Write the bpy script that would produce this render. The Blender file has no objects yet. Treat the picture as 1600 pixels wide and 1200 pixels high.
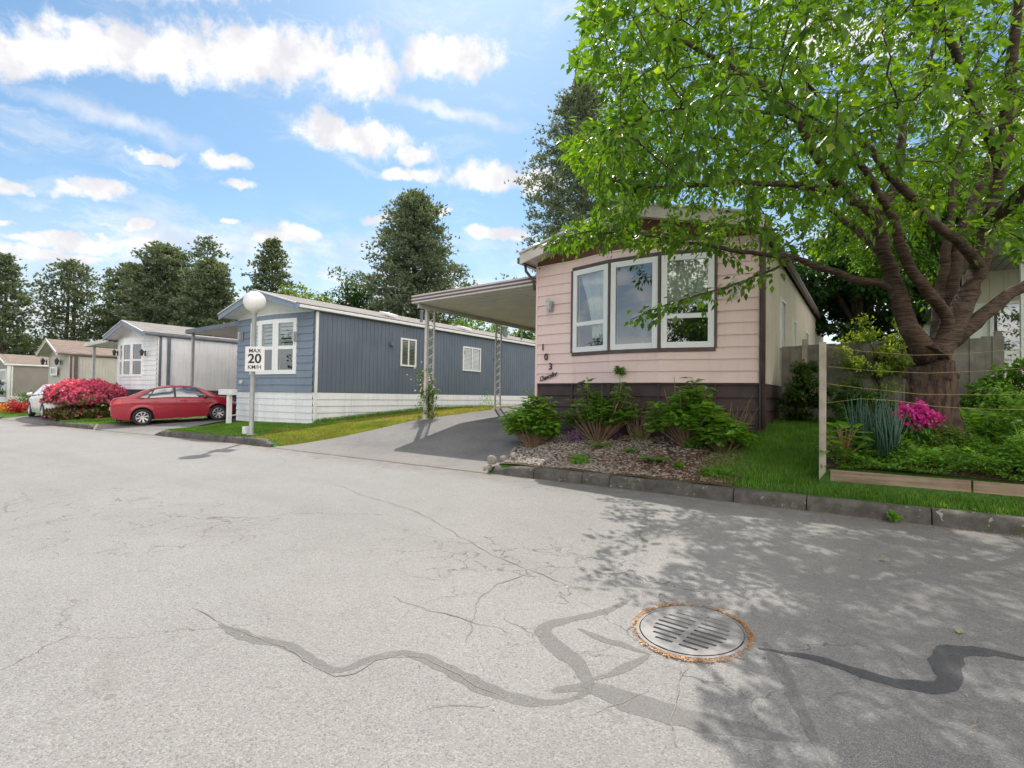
import bpy, math, random
import numpy as np
from mathutils import Vector, Matrix
rnd = random.Random(7)
PI = math.pi
sc = bpy.context.scene
COL = sc.collection
for k in ('Standard',):
    sc.view_settings.view_transform = k
sc.cycles.max_bounces = 7; sc.cycles.diffuse_bounces = 3; sc.cycles.glossy_bounces = 3; sc.cycles.transmission_bounces = 4; sc.cycles.transparent_max_bounces = 6; sc.cycles.caustics_reflective = False; sc.cycles.caustics_refractive = False
sc.view_settings.look = 'None'; sc.view_settings.exposure = 0; sc.view_settings.gamma = 1

# ------------------------------------------------------------------ camera
FPX = 819.5
YAW, PITCH, ROLL = (math.radians(a) for a in (34.272, 1.315, .849))
CAMZ = 1.174
Fw = Vector((-math.sin(YAW)*math.cos(PITCH), math.cos(YAW)*math.cos(PITCH), math.sin(PITCH)))
Rt = Vector((math.cos(YAW), math.sin(YAW), 0)); Up = Rt.cross(Fw)
R2 = Rt*math.cos(ROLL) + Up*math.sin(ROLL); U2 = Up*math.cos(ROLL) - Rt*math.sin(ROLL)
cd = bpy.data.cameras.new('camera'); cam = bpy.data.objects.new('camera', cd); COL.objects.link(cam)
cd.sensor_width = 36; cd.lens = FPX/1600*36; cd.clip_end = 3000; cd.clip_start = .05
mw = Matrix((R2, U2, -Fw)).transposed().to_4x4(); mw.translation = Vector((0, 0, CAMZ)); cam.matrix_world = mw
sc.camera = cam
def ray(u, v): return Fw + R2*((u-800)/FPX) - U2*((v-600)/FPX)
def at(u, v, x=None, y=None, z=None, d=None):
    r = ray(u, v)
    t = d if d is not None else ((x/r.x) if x is not None else (y/r.y) if y is not None else (z-CAMZ)/r.z)
    return Vector((0, 0, CAMZ)) + r*t
def kx(u, y=6.4): return at(u, 700, y=y).x

# ------------------------------------------------------------------ light
az = Vector((-.635, .772, 0)).normalized(); EL = math.radians(52.5)
sd = bpy.data.lights.new('sun', 'SUN'); sun = bpy.data.objects.new('sun', sd); COL.objects.link(sun)
sd.energy = 4.9; sd.angle = math.radians(.55); sd.color = (1, .95, .875)
S = (az*math.cos(EL) + Vector((0, 0, math.sin(EL))))
sun.rotation_euler = S.to_track_quat('Z', 'Y').to_euler()

# ------------------------------------------------------------------ node helpers
class NT:
    def __init__(s, tree): s.t = tree; s.t.nodes.clear()
    def n(s, kind, **kw):
        nd = s.t.nodes.new(kind)
        for k, v in kw.items():
            if k[0] == 'i' and k[1:].isdigit(): s.set(nd.inputs[int(k[1:])], v)
            elif k in ('operation', 'blend_type', 'data_type', 'feature', 'distance', 'noise_dimensions', 'attribute_name', 'sky_type', 'clamp', 'use_clamp', 'invert', 'interpolation_type', 'bands_direction', 'wave_profile', 'wave_type'): setattr(nd, k, v)
            else: s.set(nd.inputs[k], v)
        return nd
    def set(s, inp, v):
        if isinstance(v, bpy.types.NodeSocket): s.t.links.new(v, inp)
        elif isinstance(v, bpy.types.Node): s.t.links.new(v.outputs[0], inp)
        else:
            if isinstance(v, (tuple, list)) and len(v) == 3 and inp.type == 'RGBA': v = (*v, 1)
            inp.default_value = v
    def m(s, op, a, b=0., c=None, clamp=False):
        nd = s.n('ShaderNodeMath', operation=op, use_clamp=clamp, i0=a, i1=b)
        if c is not None: s.set(nd.inputs[2], c)
        return nd.outputs[0]
    def mix(s, f, a, b, bt='MIX'):
        nd = s.n('ShaderNodeMix', data_type='RGBA', blend_type=bt)
        s.set(nd.inputs[0], f); s.set(nd.inputs[6], a); s.set(nd.inputs[7], b)
        return nd.outputs[2]
    def noise(s, vec, scale, detail=4., rough=.55, out=0, dist=0.):
        nd = s.n('ShaderNodeTexNoise', Vector=vec, Scale=scale, Detail=detail, Roughness=rough, Distortion=dist)
        return nd.outputs[out]
    def sstep(s, v, a, b):
        nd = s.n('ShaderNodeMapRange', interpolation_type='SMOOTHSTEP')
        s.set(nd.inputs[0], v); s.set(nd.inputs[1], a); s.set(nd.inputs[2], b); nd.inputs[3].default_value = 0; nd.inputs[4].default_value = 1
        return nd.outputs[0]

MATS = {}
def newmat(name):
    m = bpy.data.materials.new(name); m.use_nodes = True
    MATS[name] = m
    return m, NT(m.node_tree)
def finish(nt, col, rough=.6, bump=None, bs=.3, bd=.01, metal=0., spec=.5, extra=None):
    p = nt.n('ShaderNodeBsdfPrincipled', Roughness=rough, Metallic=metal)
    nt.set(p.inputs['Base Color'], col); nt.set(p.inputs['Specular IOR Level'], spec)
    if bump is not None:
        b = nt.n('ShaderNodeBump', Strength=bs, Distance=bd, Height=bump); nt.set(p.inputs['Normal'], b)
    if extra: extra(p)
    o = nt.n('ShaderNodeOutputMaterial'); nt.set(o.inputs[0], p)
    return p
def M(name, c, c2=None, scale=6., rough=.6, bump=0., bscale=60., metal=0., spec=.5, streak=0., dirt=0.):
    """paint-like surface: two tones by noise, fine bump, vertical streaks of dirt"""
    if name in MATS: return MATS[name]
    m, nt = newmat(name)
    pos = nt.n('ShaderNodeNewGeometry').outputs[0]
    c2 = c2 or tuple(x*.86 for x in c)
    f = nt.noise(pos, scale, 5.)
    f = nt.sstep(f, .35, .68)
    col = nt.mix(f, c, c2)
    if streak:
        mp = nt.n('ShaderNodeMapping', Vector=pos); mp.inputs['Scale'].default_value = (9, 9, .7)
        g = nt.noise(mp.outputs[0], 1.4, 4.)
        g = nt.m('MULTIPLY', nt.sstep(g, .48, .75), streak)
        col = nt.mix(g, col, tuple(x*.45 for x in c))
    if dirt:
        g = nt.m('MULTIPLY', nt.sstep(nt.noise(pos, scale*.35, 6., .7), .5, .72), dirt)
        col = nt.mix(g, col, (.09, .08, .05))
    b = nt.noise(pos, bscale, 3.) if bump else None
    rr = nt.m('ADD', nt.m('MULTIPLY', nt.noise(pos, scale*2.3, 3.), .25), rough-.12)
    finish(nt, col, rr, b, bump, .006, metal, spec)
    return m
def leafmat(name, ca, cb, trans=.45, rough=.45, cc=None):
    if name in MATS: return MATS[name]
    m, nt = newmat(name)
    a = nt.n('ShaderNodeAttribute', attribute_name='rnd').outputs['Fac']
    col = nt.mix(a, ca, cb)
    if cc:
        col = nt.mix(nt.sstep(a, .86, .97), col, cc)
    pos = nt.n('ShaderNodeNewGeometry').outputs[0]
    col = nt.mix(nt.m('MULTIPLY', nt.sstep(nt.noise(pos, 1.6, 3.), .35, .65), .45), col, tuple(x*.55 for x in ca))
    p = nt.n('ShaderNodeBsdfPrincipled', Roughness=rough); nt.set(p.inputs['Base Color'], col); p.inputs['Specular IOR Level'].default_value = .35
    t = nt.n('ShaderNodeBsdfTranslucent')
    tc = nt.mix(1., col, (1.75, 1.6, .5), 'MULTIPLY'); nt.set(t.inputs[0], tc)
    mx = nt.n('ShaderNodeMixShader', i0=trans); nt.set(mx.inputs[1], p); nt.set(mx.inputs[2], t)
    o = nt.n('ShaderNodeOutputMaterial'); nt.set(o.inputs[0], mx)
    return m

# ------------------------------------------------------------------ world: Nishita sky + clouds standing at fixed directions
w = bpy.data.worlds.new('World'); sc.world = w; w.use_nodes = True
nt = NT(w.node_tree)
sky = nt.n('ShaderNodeTexSky', sky_type='NISHITA'); sky.sun_disc = False
sky.sun_elevation = EL; sky.sun_rotation = math.atan2(az.x, az.y) % (2*PI); sky.air_density = 1.; sky.dust_density = .6; sky.ozone_density = 2.5
skyc = nt.mix(1., sky.outputs[0], (.122, .148, .148), 'MULTIPLY')
g = nt.n('ShaderNodeTexCoord').outputs['Generated']
sep = nt.n('ShaderNodeSeparateXYZ', i0=g)
azn = nt.m('ARCTAN2', nt.m('MULTIPLY', sep.outputs[0], 1.), sep.outputs[1])
eln = nt.m('ARCSINE', sep.outputs[2])
ae = nt.n('ShaderNodeCombineXYZ', i0=azn, i1=eln, i2=0.).outputs[0]
def dirae(u, v):
    r = ray(u, v).normalized(); return math.atan2(r.x, r.y), math.asin(r.z)
wn = nt.noise(ae, 9., 6., .6, out=1)
wv = nt.n('ShaderNodeVectorMath', operation='SUBTRACT', i0=wn, i1=(.5, .5, .5))
ws = nt.n('ShaderNodeVectorMath', operation='SCALE', i0=wv.outputs[0]); ws.inputs['Scale'].default_value = .07
aew = nt.n('ShaderNodeVectorMath', operation='ADD', i0=ae, i1=ws.outputs[0]).outputs[0]
# (u, v, half width, half height) as seen in the photo, turned into azimuth / elevation
CL = [(70, 85, 150, 40), (230, 75, 170, 45), (400, 85, 200, 62), (560, 110, 70, 52), (700, 95, 90, 38), (520, 205, 62, 34), (575, 215, 60, 26), (640, 240, 46, 17),
      (245, 246, 46, 8), (362, 250, 42, 12), (375, 287, 34, 9), (25, 288, 48, 17), (145, 297, 62, 20), (640, 272, 60, 13), (765, 275, 80, 27), (840, 280, 60, 24),
      (10, 348, 30, 9), (212, 352, 32, 9), (352, 339, 18, 6), (590, 340, 30, 10), (780, 362, 60, 12), (450, 372, 70, 18), (120, 375, 160, 14), (60, 395, 120, 12), (690, 330, 20, 9),
      (1570, 180, 150, 60), (1300, 60, 160, 50), (1150, -40, 200, 40), (200, -60, 260, 60), (1500, 480, 200, 80)]
acc = None
def ell(vec, c0, cu, cv):
    """elliptic distance around azimuth/elevation c0 with half axes reaching cu and cv"""
    ux, uy = cu[0]-c0[0], cu[1]-c0[1]; vx, vy = cv[0]-c0[0], cv[1]-c0[1]; D_ = ux*vy-uy*vx
    d = nt.n('ShaderNodeVectorMath', operation='SUBTRACT', i0=vec, i1=(c0[0], c0[1], 0)).outputs[0]
    p_ = nt.n('ShaderNodeVectorMath', operation='DOT_PRODUCT', i0=d, i1=(vy/D_, -vx/D_, 0)).outputs['Value']
    q_ = nt.n('ShaderNodeVectorMath', operation='DOT_PRODUCT', i0=d, i1=(-uy/D_, ux/D_, 0)).outputs['Value']
    return nt.m('SQRT', nt.m('ADD', nt.m('MULTIPLY', p_, p_), nt.m('MULTIPLY', q_, q_)))
for (u, v, a_, b_) in CL:
    l = ell(aew, dirae(u, v), dirae(u+a_, v), dirae(u, v-b_))
    b = nt.m('SUBTRACT', 1.25, l)
    acc = b if acc is None else nt.m('SMOOTH_MAX', acc, b, .12)
det = nt.noise(ae, 26., 9., .62)
cum = nt.sstep(nt.m('ADD', acc, nt.m('MULTIPLY', nt.m('SUBTRACT', det, .5), 2.0)), .02, .80)
# wisps: stretched along a slanting direction
mp = nt.n('ShaderNodeMapping', Vector=aew); mp.inputs['Rotation'].default_value = (0, 0, .32); mp.inputs['Scale'].default_value = (2.2, 11., 1)
wsp = nt.m('MULTIPLY', nt.sstep(nt.noise(mp.outputs[0], 1.6, 8., .62, dist=.4), .50, .78), .62)
l = nt.m('MINIMUM', ell(aew, dirae(185, 190), dirae(380, 248), dirae(188, 166)), ell(aew, dirae(700, 175), dirae(860, 205), dirae(702, 160)))
strk = nt.m('MULTIPLY', nt.sstep(nt.m('ADD', nt.m('SUBTRACT', 1.1, l), nt.m('MULTIPLY', nt.m('SUBTRACT', det, .5), .9)), 0., 1.1), .62)
# low haze and broken cloud toward the horizon
hz = nt.sstep(eln, .42, .02)
lowc = nt.m('MULTIPLY', nt.sstep(nt.noise(nt.n('ShaderNodeMapping', Vector=aew, Scale=(1, 3.2, 1)).outputs[0], 5.5, 8., .6), .36, .60), nt.sstep(eln, .36, .17))
haze = nt.m('MULTIPLY', nt.m('POWER', hz, 1.7), .80)
# unseen cloud bank added behind the photographer, made extra bright as fill light
bk = nt.n('ShaderNodeVectorMath', operation='DOT_PRODUCT', i0=g, i1=(.88, -.30, .36)).outputs['Value']
back = nt.m('MULTIPLY', nt.sstep(bk, .12, .6), nt.sstep(nt.noise(ae, 2.3, 7., .6), .34, .54))
al = nt.m('MAXIMUM', nt.m('MAXIMUM', cum, strk), nt.m('MAXIMUM', nt.m('MAXIMUM', wsp, lowc), back))
al = nt.m('MAXIMUM', al, haze)
shade = nt.sstep(nt.noise(ae, 14., 5., .55), .38, .66)
cc = nt.mix(shade, (1.14, 1.12, 1.11), (.84, .84, .89))
cc = nt.mix(nt.sstep(bk, .1, .6), cc, (2.7, 2.5, 2.32))
fin = nt.mix(al, skyc, cc)
bg = nt.n('ShaderNodeBackground'); nt.set(bg.inputs[0], fin); bg.inputs[1].default_value = 1.
nt.set(nt.n('ShaderNodeOutputWorld').inputs[0], bg)

# ------------------------------------------------------------------ objects
def tag(o, label=None, cat=None, group=None, kind=None):
    if label: o['label'] = label
    if cat: o['category'] = cat
    if group: o['group'] = group
    if kind: o['kind'] = kind
    return o
def thing(name, label, cat, loc=(0, 0, 0), rz=0., group=None):
    o = bpy.data.objects.new(name, None); COL.objects.link(o); o.location = loc; o.rotation_euler = (0, 0, rz)
    o.empty_display_size = .1
    return tag(o, label, cat, group)
class MB:
    """collects faces of ONE mesh"""
    def __init__(s): s.v = []; s.f = []; s.mi = []; s.cur = 0; s.a = None
    def add(s, vs, fs):
        b = len(s.v); s.v.extend([tuple(p) for p in vs]); s.f.extend([tuple(b+i for i in f) for f in fs]); s.mi.extend([s.cur]*len(fs)); return s
    def box(s, x0, x1, y0, y1, z0, z1):
        return s.add([(x0, y0, z0), (x1, y0, z0), (x1, y1, z0), (x0, y1, z0), (x0, y0, z1), (x1, y0, z1), (x1, y1, z1), (x0, y1, z1)],
                     [(0, 3, 2, 1), (4, 5, 6, 7), (0, 1, 5, 4), (1, 2, 6, 5), (2, 3, 7, 6), (3, 0, 4, 7)])
    def beam(s, a, b, w, h, up=(0, 0, 1)):
        a, b = Vector(a), Vector(b); d = (b-a).normalized(); up = Vector(up)
        r = d.cross(up)
        if r.length < 1e-4: r = d.cross(Vector((0, 1, 0)))
        r.normalize(); u = r.cross(d)
        P = [p + r*(i*w/2) + u*(j*h/2) for p in (a, b) for i, j in ((-1, -1), (1, -1), (1, 1), (-1, 1))]
        return s.add(P, [(0, 3, 2, 1), (4, 5, 6, 7), (0, 1, 5, 4), (1, 2, 6, 5), (2, 3, 7, 6), (3, 0, 4, 7)])
    def tube(s, pts, rad, n=8, cap=True):
        pts = [Vector(p) for p in pts]; k = len(pts)
        if not isinstance(rad, (list, tuple)): rad = [rad]*k
        V = []; ref = Vector((.31, .17, .93))
        for i, p in enumerate(pts):
            d = (pts[min(i+1, k-1)] - pts[max(i-1, 0)])
            d = d.normalized() if d.length > 1e-9 else Vector((0, 0, 1))
            a = d.cross(ref)
            if a.length < .1: a = d.cross(Vector((1, 0, 0)))
            a.normalize(); b = d.cross(a)
            V += [p + (a*math.cos(2*PI*j/n) + b*math.sin(2*PI*j/n))*rad[i] for j in range(n)]
        F_ = [(i*n+j, i*n+(j+1) % n, (i+1)*n+(j+1) % n, (i+1)*n+j) for i in range(k-1) for j in range(n)]
        if cap: F_ += [tuple(range(n-1, -1, -1)), tuple((k-1)*n+j for j in range(n))]
        return s.add(V, F_)
    def lathe(s, prof, c=(0, 0, 0), n=24, axis='z'):
        V = []
        for r, h in prof:
            for j in range(n):
                a = 2*PI*j/n; x, y = r*math.cos(a), r*math.sin(a)
                p = (x, y, h) if axis == 'z' else (h, x, y)
                V.append((c[0]+p[0], c[1]+p[1], c[2]+p[2]))
        k = len(prof)
        F_ = [(i*n+j, i*n+(j+1) % n, (i+1)*n+(j+1) % n, (i+1)*n+j) for i in range(k-1) for j in range(n)]
        return s.add(V, F_)
    def poly(s, pts): return s.add(pts, [tuple(range(len(pts)))])
    def prism(s, poly, d):
        """closed polygon (3-D points) pushed by vector d"""
        n = len(poly); P = [Vector(p) for p in poly]; d = Vector(d)
        s.add(P + [p+d for p in P], [tuple(range(n-1, -1, -1)), tuple(range(n, 2*n))] + [(i, (i+1) % n, n+(i+1) % n, n+i) for i in range(n)])
        return s
    def stone(s, c, r, sq=(1, 1, .7), rr=None):
        rr = rr or rnd
        V = []; rings = ((0, 1), (.75, .66), (1, .0), (.75, -.66), (0, -1)); n = 6; ph = rr.random()*6
        ic = [Vector((0, 0, 1))] + [Vector((math.cos(j*2*PI/n+ph+(k % 2)*.5)*q, math.sin(j*2*PI/n+ph+(k % 2)*.5)*q, h)) for k, (q, h) in enumerate(((.78, .6), (1, 0), (.78, -.6))) for j in range(n)] + [Vector((0, 0, -1))]
        for p in ic:
            k = r*(1+rr.uniform(-.2, .2)); V.append((c[0]+p.x*k*sq[0], c[1]+p.y*k*sq[1], c[2]+p.z*k*sq[2]))
        F_ = [(0, 1+j, 1+(j+1) % n) for j in range(n)] + [(1+i*n+j, 1+(i+1)*n+j, 1+(i+1)*n+(j+1) % n, 1+i*n+(j+1) % n) for i in range(2) for j in range(n)] + [(19, 13+(j+1) % n, 13+j) for j in range(n)]
        return s.add(V, F_)
    def build(s, name, mat, parent=None, smooth=False, bevel=0., auto=None):
        me = bpy.data.meshes.new(name); me.from_pydata(s.v, [], s.f)
        mats = mat if isinstance(mat, (list, tuple)) else [mat]
        for m in mats: me.materials.append(m)
        if len(mats) > 1: me.polygons.foreach_set('material_index', s.mi)
        if smooth: me.polygons.foreach_set('use_smooth', [True]*len(s.f))
        if auto: me.set_sharp_from_angle(angle=math.radians(auto))
        me.update()
        o = bpy.data.objects.new(name, me); COL.objects.link(o)
        if parent: o.parent = parent
        if bevel:
            b = o.modifiers.new('bevel', 'BEVEL'); b.width = bevel; b.segments = 2; b.limit_method = 'ANGLE'; b.harden_normals = False
        return o

# numpy leaf cloud -> one mesh (2 folded quads per leaf)
NR = np.random.default_rng(11)
def leaf_mesh(name, P, D, N, Ln, Wd, mat, parent=None, val=None, fold=.18, droop=.0):
    n = len(P)
    D = D/np.linalg.norm(D, axis=1, keepdims=True)
    N = N - D*np.sum(N*D, axis=1, keepdims=True); N = N/np.maximum(np.linalg.norm(N, axis=1, keepdims=True), 1e-6)
    Sd = np.cross(D, N); Ln = np.broadcast_to(Ln, (n,))[:, None]; Wd = np.broadcast_to(Wd, (n,))[:, None]
    base = P; mid = P + D*Ln*.48 - N*Wd*fold; tip = P + D*Ln - N*Ln*(.12+droop)
    L = P + D*Ln*.42 + Sd*Wd*.5; R = P + D*Ln*.42 - Sd*Wd*.5
    V = np.stack([base, mid, tip, L, R], 1).reshape(-1, 3)
    b = (np.arange(n)*5)[:, None]
    Fq = np.concatenate([b+np.array([[0, 4, 2, 1]]), b+np.array([[0, 1, 2, 3]])], 1).reshape(-1)
    return raw_mesh(name, V, Fq, 4, mat, parent, None if val is None else np.repeat(val, 5))
def raw_mesh(name, V, idx, k, mat, parent=None, val=None, smooth=False):
    me = bpy.data.meshes.new(name); nf = len(idx)//k
    me.vertices.add(len(V)); me.vertices.foreach_set('co', np.ascontiguousarray(V, dtype=np.float32).ravel())
    me.loops.add(len(idx)); me.loops.foreach_set('vertex_index', np.ascontiguousarray(idx, dtype=np.int32))
    me.polygons.add(nf); me.polygons.foreach_set('loop_start', np.arange(nf, dtype=np.int32)*k); me.polygons.foreach_set('loop_total', np.full(nf, k, dtype=np.int32))
    if smooth: me.polygons.foreach_set('use_smooth', np.ones(nf, dtype=bool))
    me.update(calc_edges=True); me.validate()
    if val is None: val = NR.random(len(V))
    at_ = me.attributes.new('rnd', 'FLOAT', 'POINT'); at_.data.foreach_set('value', np.ascontiguousarray(val, dtype=np.float32))
    me.materials.append(mat)
    o = bpy.data.objects.new(name, me); COL.objects.link(o)
    if parent: o.parent = parent
    return o
def unit(n, g=None):
    v = (g or NR).normal(size=(n, 3)); return v/np.linalg.norm(v, axis=1, keepdims=True)

# ------------------------------------------------------------------ terrain heights
def lerp(a, b, t): return a+(b-a)*t
def roadz(x, y):
    z = -.03*(6.4-y) if y > 3 else -.102-.006*(3-max(y, -8))
    return z - min(.16, .012*max(0, -12-x))
BX = [(-90, .2), (-37, .2), (-24, .12), (-19.4, .07), (-17.6, .22), (-13.4, .27), (-9.1, .54), (-5.5, .47), (-3.5, .56), (-1.4, .70), (3, .82), (12, .85), (90, .9)]
def base(x):
    for (a, za), (b, zb) in zip(BX, BX[1:]):
        if x <= b: return lerp(za, zb, max(0, (x-a)/(b-a)))
    return BX[-1][1]
DRV = [(-10.59, -4.75), (-20.7, -16.15), (-31.4, -25.2), (-42, -37.6)]
def lawnness(x):
    for a, b in DRV:
        if a-.12 < x < b+.12: return max(0., 1-min(x-(a-.12), (b+.12)-x)/.24)
    return 1.
def gz(x, y):
    if y < 6.445: 
        if y < -9: return roadz(x, -9)+.1
        return roadz(x, y)
    lo = roadz(x, 6.4) + .135*lawnness(x)
    hi = base(x)
    if x > -.45 and y > 6.85: hi += .0; lo = max(lo, .36)
    t = min(1, max(0, (y-6.5)/2.7)); z = lerp(lo, hi, t)
    if y > 9.2: z += .07*(min(y, 13.8)-9.2) + .008*(min(y, 60)-13.8)*(y > 13.8)
    return z
def axis(lst):
    out = []
    for a, b, n in lst: out += [a+(b-a)*i/n for i in range(n)]
    return out + [lst[-1][1]]
XS = axis([(-900, -100, 8), (-100, -45, 22), (-45, -22, 92), (-22, 4, 208), (4, 12, 24), (12, 60, 16), (60, 900, 8)])
YR = axis([(-14, -9.02, 5), (-9.02, 0, 9), (0, 3, 12), (3, 6.4, 14)]) + [6.44]
YG = [-900, -300, -100, -40, -20] + YR + [6.5] + axis([(6.55, 14, 60), (14, 40, 40), (40, 120, 16), (120, 900, 6)])
def sheet(name, xs, ys, fz, mat, lift=0.):
    V = np.array([(x, y, fz(x, y)+lift) for y in ys for x in xs]); nx = len(xs)
    idx = []
    for j in range(len(ys)-1):
        for i in range(nx-1): idx += [j*nx+i, j*nx+i+1, (j+1)*nx+i+1, (j+1)*nx+i]
    return raw_mesh(name, V, np.array(idx), 4, mat, smooth=True)

# ---- ground material: lawn / bare earth by place
m, nt = newmat('lawn_ground')
pos = nt.n('ShaderNodeNewGeometry').outputs[0]
a = nt.noise(pos, 3.1, 6.); b = nt.noise(pos, 55., 4.); c_ = nt.noise(pos, .7, 4.)
col = nt.mix(nt.sstep(a, .3, .7), (.06, .14, .02), (.10, .21, .035))
col = nt.mix(nt.m('MULTIPLY', nt.sstep(b, .35, .7), .6), col, (.03, .05, .012))
sx = nt.n('ShaderNodeSeparateXYZ', i0=pos)
# sun-burnt yellow strip by the driveway
yx = nt.m('MULTIPLY', nt.sstep(sx.outputs[0], -12.6, -10.9), nt.sstep(sx.outputs[0], -7.5, -8.6))
yel = nt.m('MULTIPLY', nt.m('MULTIPLY', yx, nt.sstep(sx.outputs[1], 6.6, 7.0)), nt.sstep(nt.m('ADD', a, nt.m('MULTIPLY', b, .3)), .38, .66))
col = nt.mix(nt.m('MULTIPLY', yel, .85), col, (.30, .25, .06))
finish(nt, col, .95, b, .8, .03, spec=.1)
m, nt = newmat('bed_earth')
pos = nt.n('ShaderNodeNewGeometry').outputs[0]
b = nt.noise(pos, 38., 6., .7); a = nt.noise(pos, 2.2, 4.)
v = nt.n('ShaderNodeTexVoronoi', Vector=pos, Scale=42.)
col = nt.mix(nt.sstep(b, .3, .7), (.055, .032, .018), (.16, .11, .075))
col = nt.mix(nt.m('MULTIPLY', v.outputs[1] if False else nt.sstep(nt.noise(pos, 70., 2.), .55, .6), .7), col, (.25, .20, .15))
finish(nt, col, .95, nt.m('ADD', b, nt.m('MULTIPLY', v.outputs[0], .6)), .9, .03, spec=.1)

# ---- asphalt
def asphalt(name, dark, light, cracks=False, tint=None, sc1=1.):
    m, nt = newmat(name)
    pos = nt.n('ShaderNodeNewGeometry').outputs[0]
    vor = nt.n('ShaderNodeTexVoronoi', Vector=pos, Scale=150.*sc1)
    cell = nt.n('ShaderNodeSeparateXYZ', i0=vor.outputs[1]).outputs[0]
    big = nt.noise(pos, .55, 6., .6); med = nt.noise(pos, 4.5, 5.); fine = nt.noise(pos, 160., 2.)
    f = nt.m('ADD', nt.m('MULTIPLY', nt.sstep(big, .3, .7), .40), nt.m('MULTIPLY', med, .5))
    col = nt.mix(f, light, dark)
    agg = nt.m('MULTIPLY', nt.sstep(cell, .66, .98), .42)
    col = nt.mix(agg, col, tuple(min(.8, x*1.5) for x in light))
    agd = nt.m('MULTIPLY', nt.sstep(cell, .26, .04), .42)
    col = nt.mix(agd, col, tuple(x*.38 for x in dark))
    col = nt.mix(nt.m('MULTIPLY', nt.sstep(fine, .58, .75), .4), col, tuple(x*.45 for x in dark))
    sx = nt.n('ShaderNodeSeparateXYZ', i0=pos)
    if cracks:
        wv = nt.noise(pos, 2.6, 4., .6, out=1)
        p2 = nt.n('ShaderNodeVectorMath', operation='ADD', i0=pos, i1=nt.n('ShaderNodeVectorMath', operation='MULTIPLY', i0=wv, i1=(.55, .55, 0)).outputs[0]).outputs[0]
        tot = None
        def near(x, y, rx, ry):
            d = nt.n('ShaderNodeVectorMath', operation='SUBTRACT', i0=pos, i1=(x, y, 0))
            s_ = nt.n('ShaderNodeVectorMath', operation='MULTIPLY', i0=d.outputs[0], i1=(1/rx, 1/ry, 0))
            l = nt.n('ShaderNodeVectorMath', operation='LENGTH', i0=s_.outputs[0]).outputs['Value']
            return nt.sstep(nt.m('ADD', l, nt.m('MULTIPLY', med, .6)), 1.5, .7)
        def web(scale, wd, mask):
            vv = nt.n('ShaderNodeTexVoronoi', Vector=p2, Scale=scale, feature='DISTANCE_TO_EDGE')
            br = nt.sstep(nt.noise(pos, scale*1.4, 3.), .40, .56)
            return nt.m('MULTIPLY', nt.m('MULTIPLY', nt.sstep(vv.outputs[0], wd, wd*.25), mask), br)
        A = at(760, 860, z=-.06); B = at(180, 800, z=-.1); C_ = at(940, 940, z=-.1)
        w1 = web(3.2, .022, near(A.x, A.y, 1.1, .8)); w2 = web(2.6, .014, near(B.x, B.y, 3.0, 1.1)); w3 = web(1.5, .010, near(C_.x, C_.y, 1.8, 1.2))
        w4 = nt.m('MULTIPLY', web(.42, .0035, nt.sstep(big, .42, .6)), .8)
        w_ = nt.m('MAXIMUM', nt.m('MAXIMUM', w1, w2), nt.m('MAXIMUM', w3, w4))
        col = nt.mix(nt.m('MULTIPLY', w_, .72), col, (.085, .075, .06))
        # browner, leaf-stained asphalt along the kerb and around the drain
        kb = nt.m('MULTIPLY', nt.sstep(sx.outputs[1], 5.6, 6.4), nt.sstep(med, .3, .6))
        col = nt.mix(nt.m('MULTIPLY', kb, .45), col, (.15, .115, .085))
        # large faint stains, drips and worn lanes along the street
        mpl = nt.n('ShaderNodeMapping', Vector=pos); mpl.inputs['Scale'].default_value = (.12, 1.1, 1)
        lane = nt.sstep(nt.noise(mpl.outputs[0], 1., 4.), .48, .70)
        col = nt.mix(nt.m('MULTIPLY', lane, .28), col, (.20, .19, .18))
        blot = nt.sstep(nt.noise(pos, 1.7, 7., .68), .58, .70)
        col = nt.mix(nt.m('MULTIPLY', blot, .22), col, (.17, .155, .135))
        drip = nt.sstep(nt.noise(pos, 7., 2.), .72, .76)
        col = nt.mix(nt.m('MULTIPLY', drip, .35), col, (.12, .11, .10))
        # darker asphalt on the right, darkened further to paint in the tree's shade
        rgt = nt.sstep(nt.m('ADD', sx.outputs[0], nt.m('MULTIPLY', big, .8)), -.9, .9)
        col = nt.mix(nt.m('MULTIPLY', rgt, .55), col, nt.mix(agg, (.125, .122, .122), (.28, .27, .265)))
    h = nt.m('ADD', nt.m('MULTIPLY', vor.outputs[0], -1.), nt.m('MULTIPLY', fine, .5))
    if cracks: h = nt.m('SUBTRACT', h, nt.m('MULTIPLY', w_, 2.5))
    rg = .85
    if name.startswith('driveway'):
        blot = nt.sstep(nt.noise(pos, 1.1, 7., .68), .50, .68)
        col = nt.mix(nt.m('MULTIPLY', blot, .35), col, (.12, .115, .11))
        edge = nt.sstep(sx.outputs[1], 7.4, 6.4)
        col = nt.mix(nt.m('MULTIPLY', edge, nt.m('MULTIPLY', med, .6)), col, (.33, .30, .26))
    p = finish(nt, col, rg, h, .55, .006, spec=.25)
    if name.startswith('sealed'):
        tr = nt.n('ShaderNodeBsdfTransparent'); keep = nt.sstep(nt.m('ADD', nt.noise(pos, 28., 4., .7), nt.m('MULTIPLY', nt.noise(pos, 3., 2.), .5)), .50, .66)
        mx = nt.n('ShaderNodeMixShader', i0=nt.m('ADD', nt.m('MULTIPLY', keep, .45), .42 if 'dark' in name else .12, clamp=True)); nt.set(mx.inputs[1], tr); nt.set(mx.inputs[2], p)
        out = [x for x in nt.t.nodes if x.type == 'OUTPUT_MATERIAL'][0]; nt.set(out.inputs[0], mx)
    return m
asphalt('road_asphalt', (.235, .226, .215), (.305, .296, .284), True)
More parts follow.
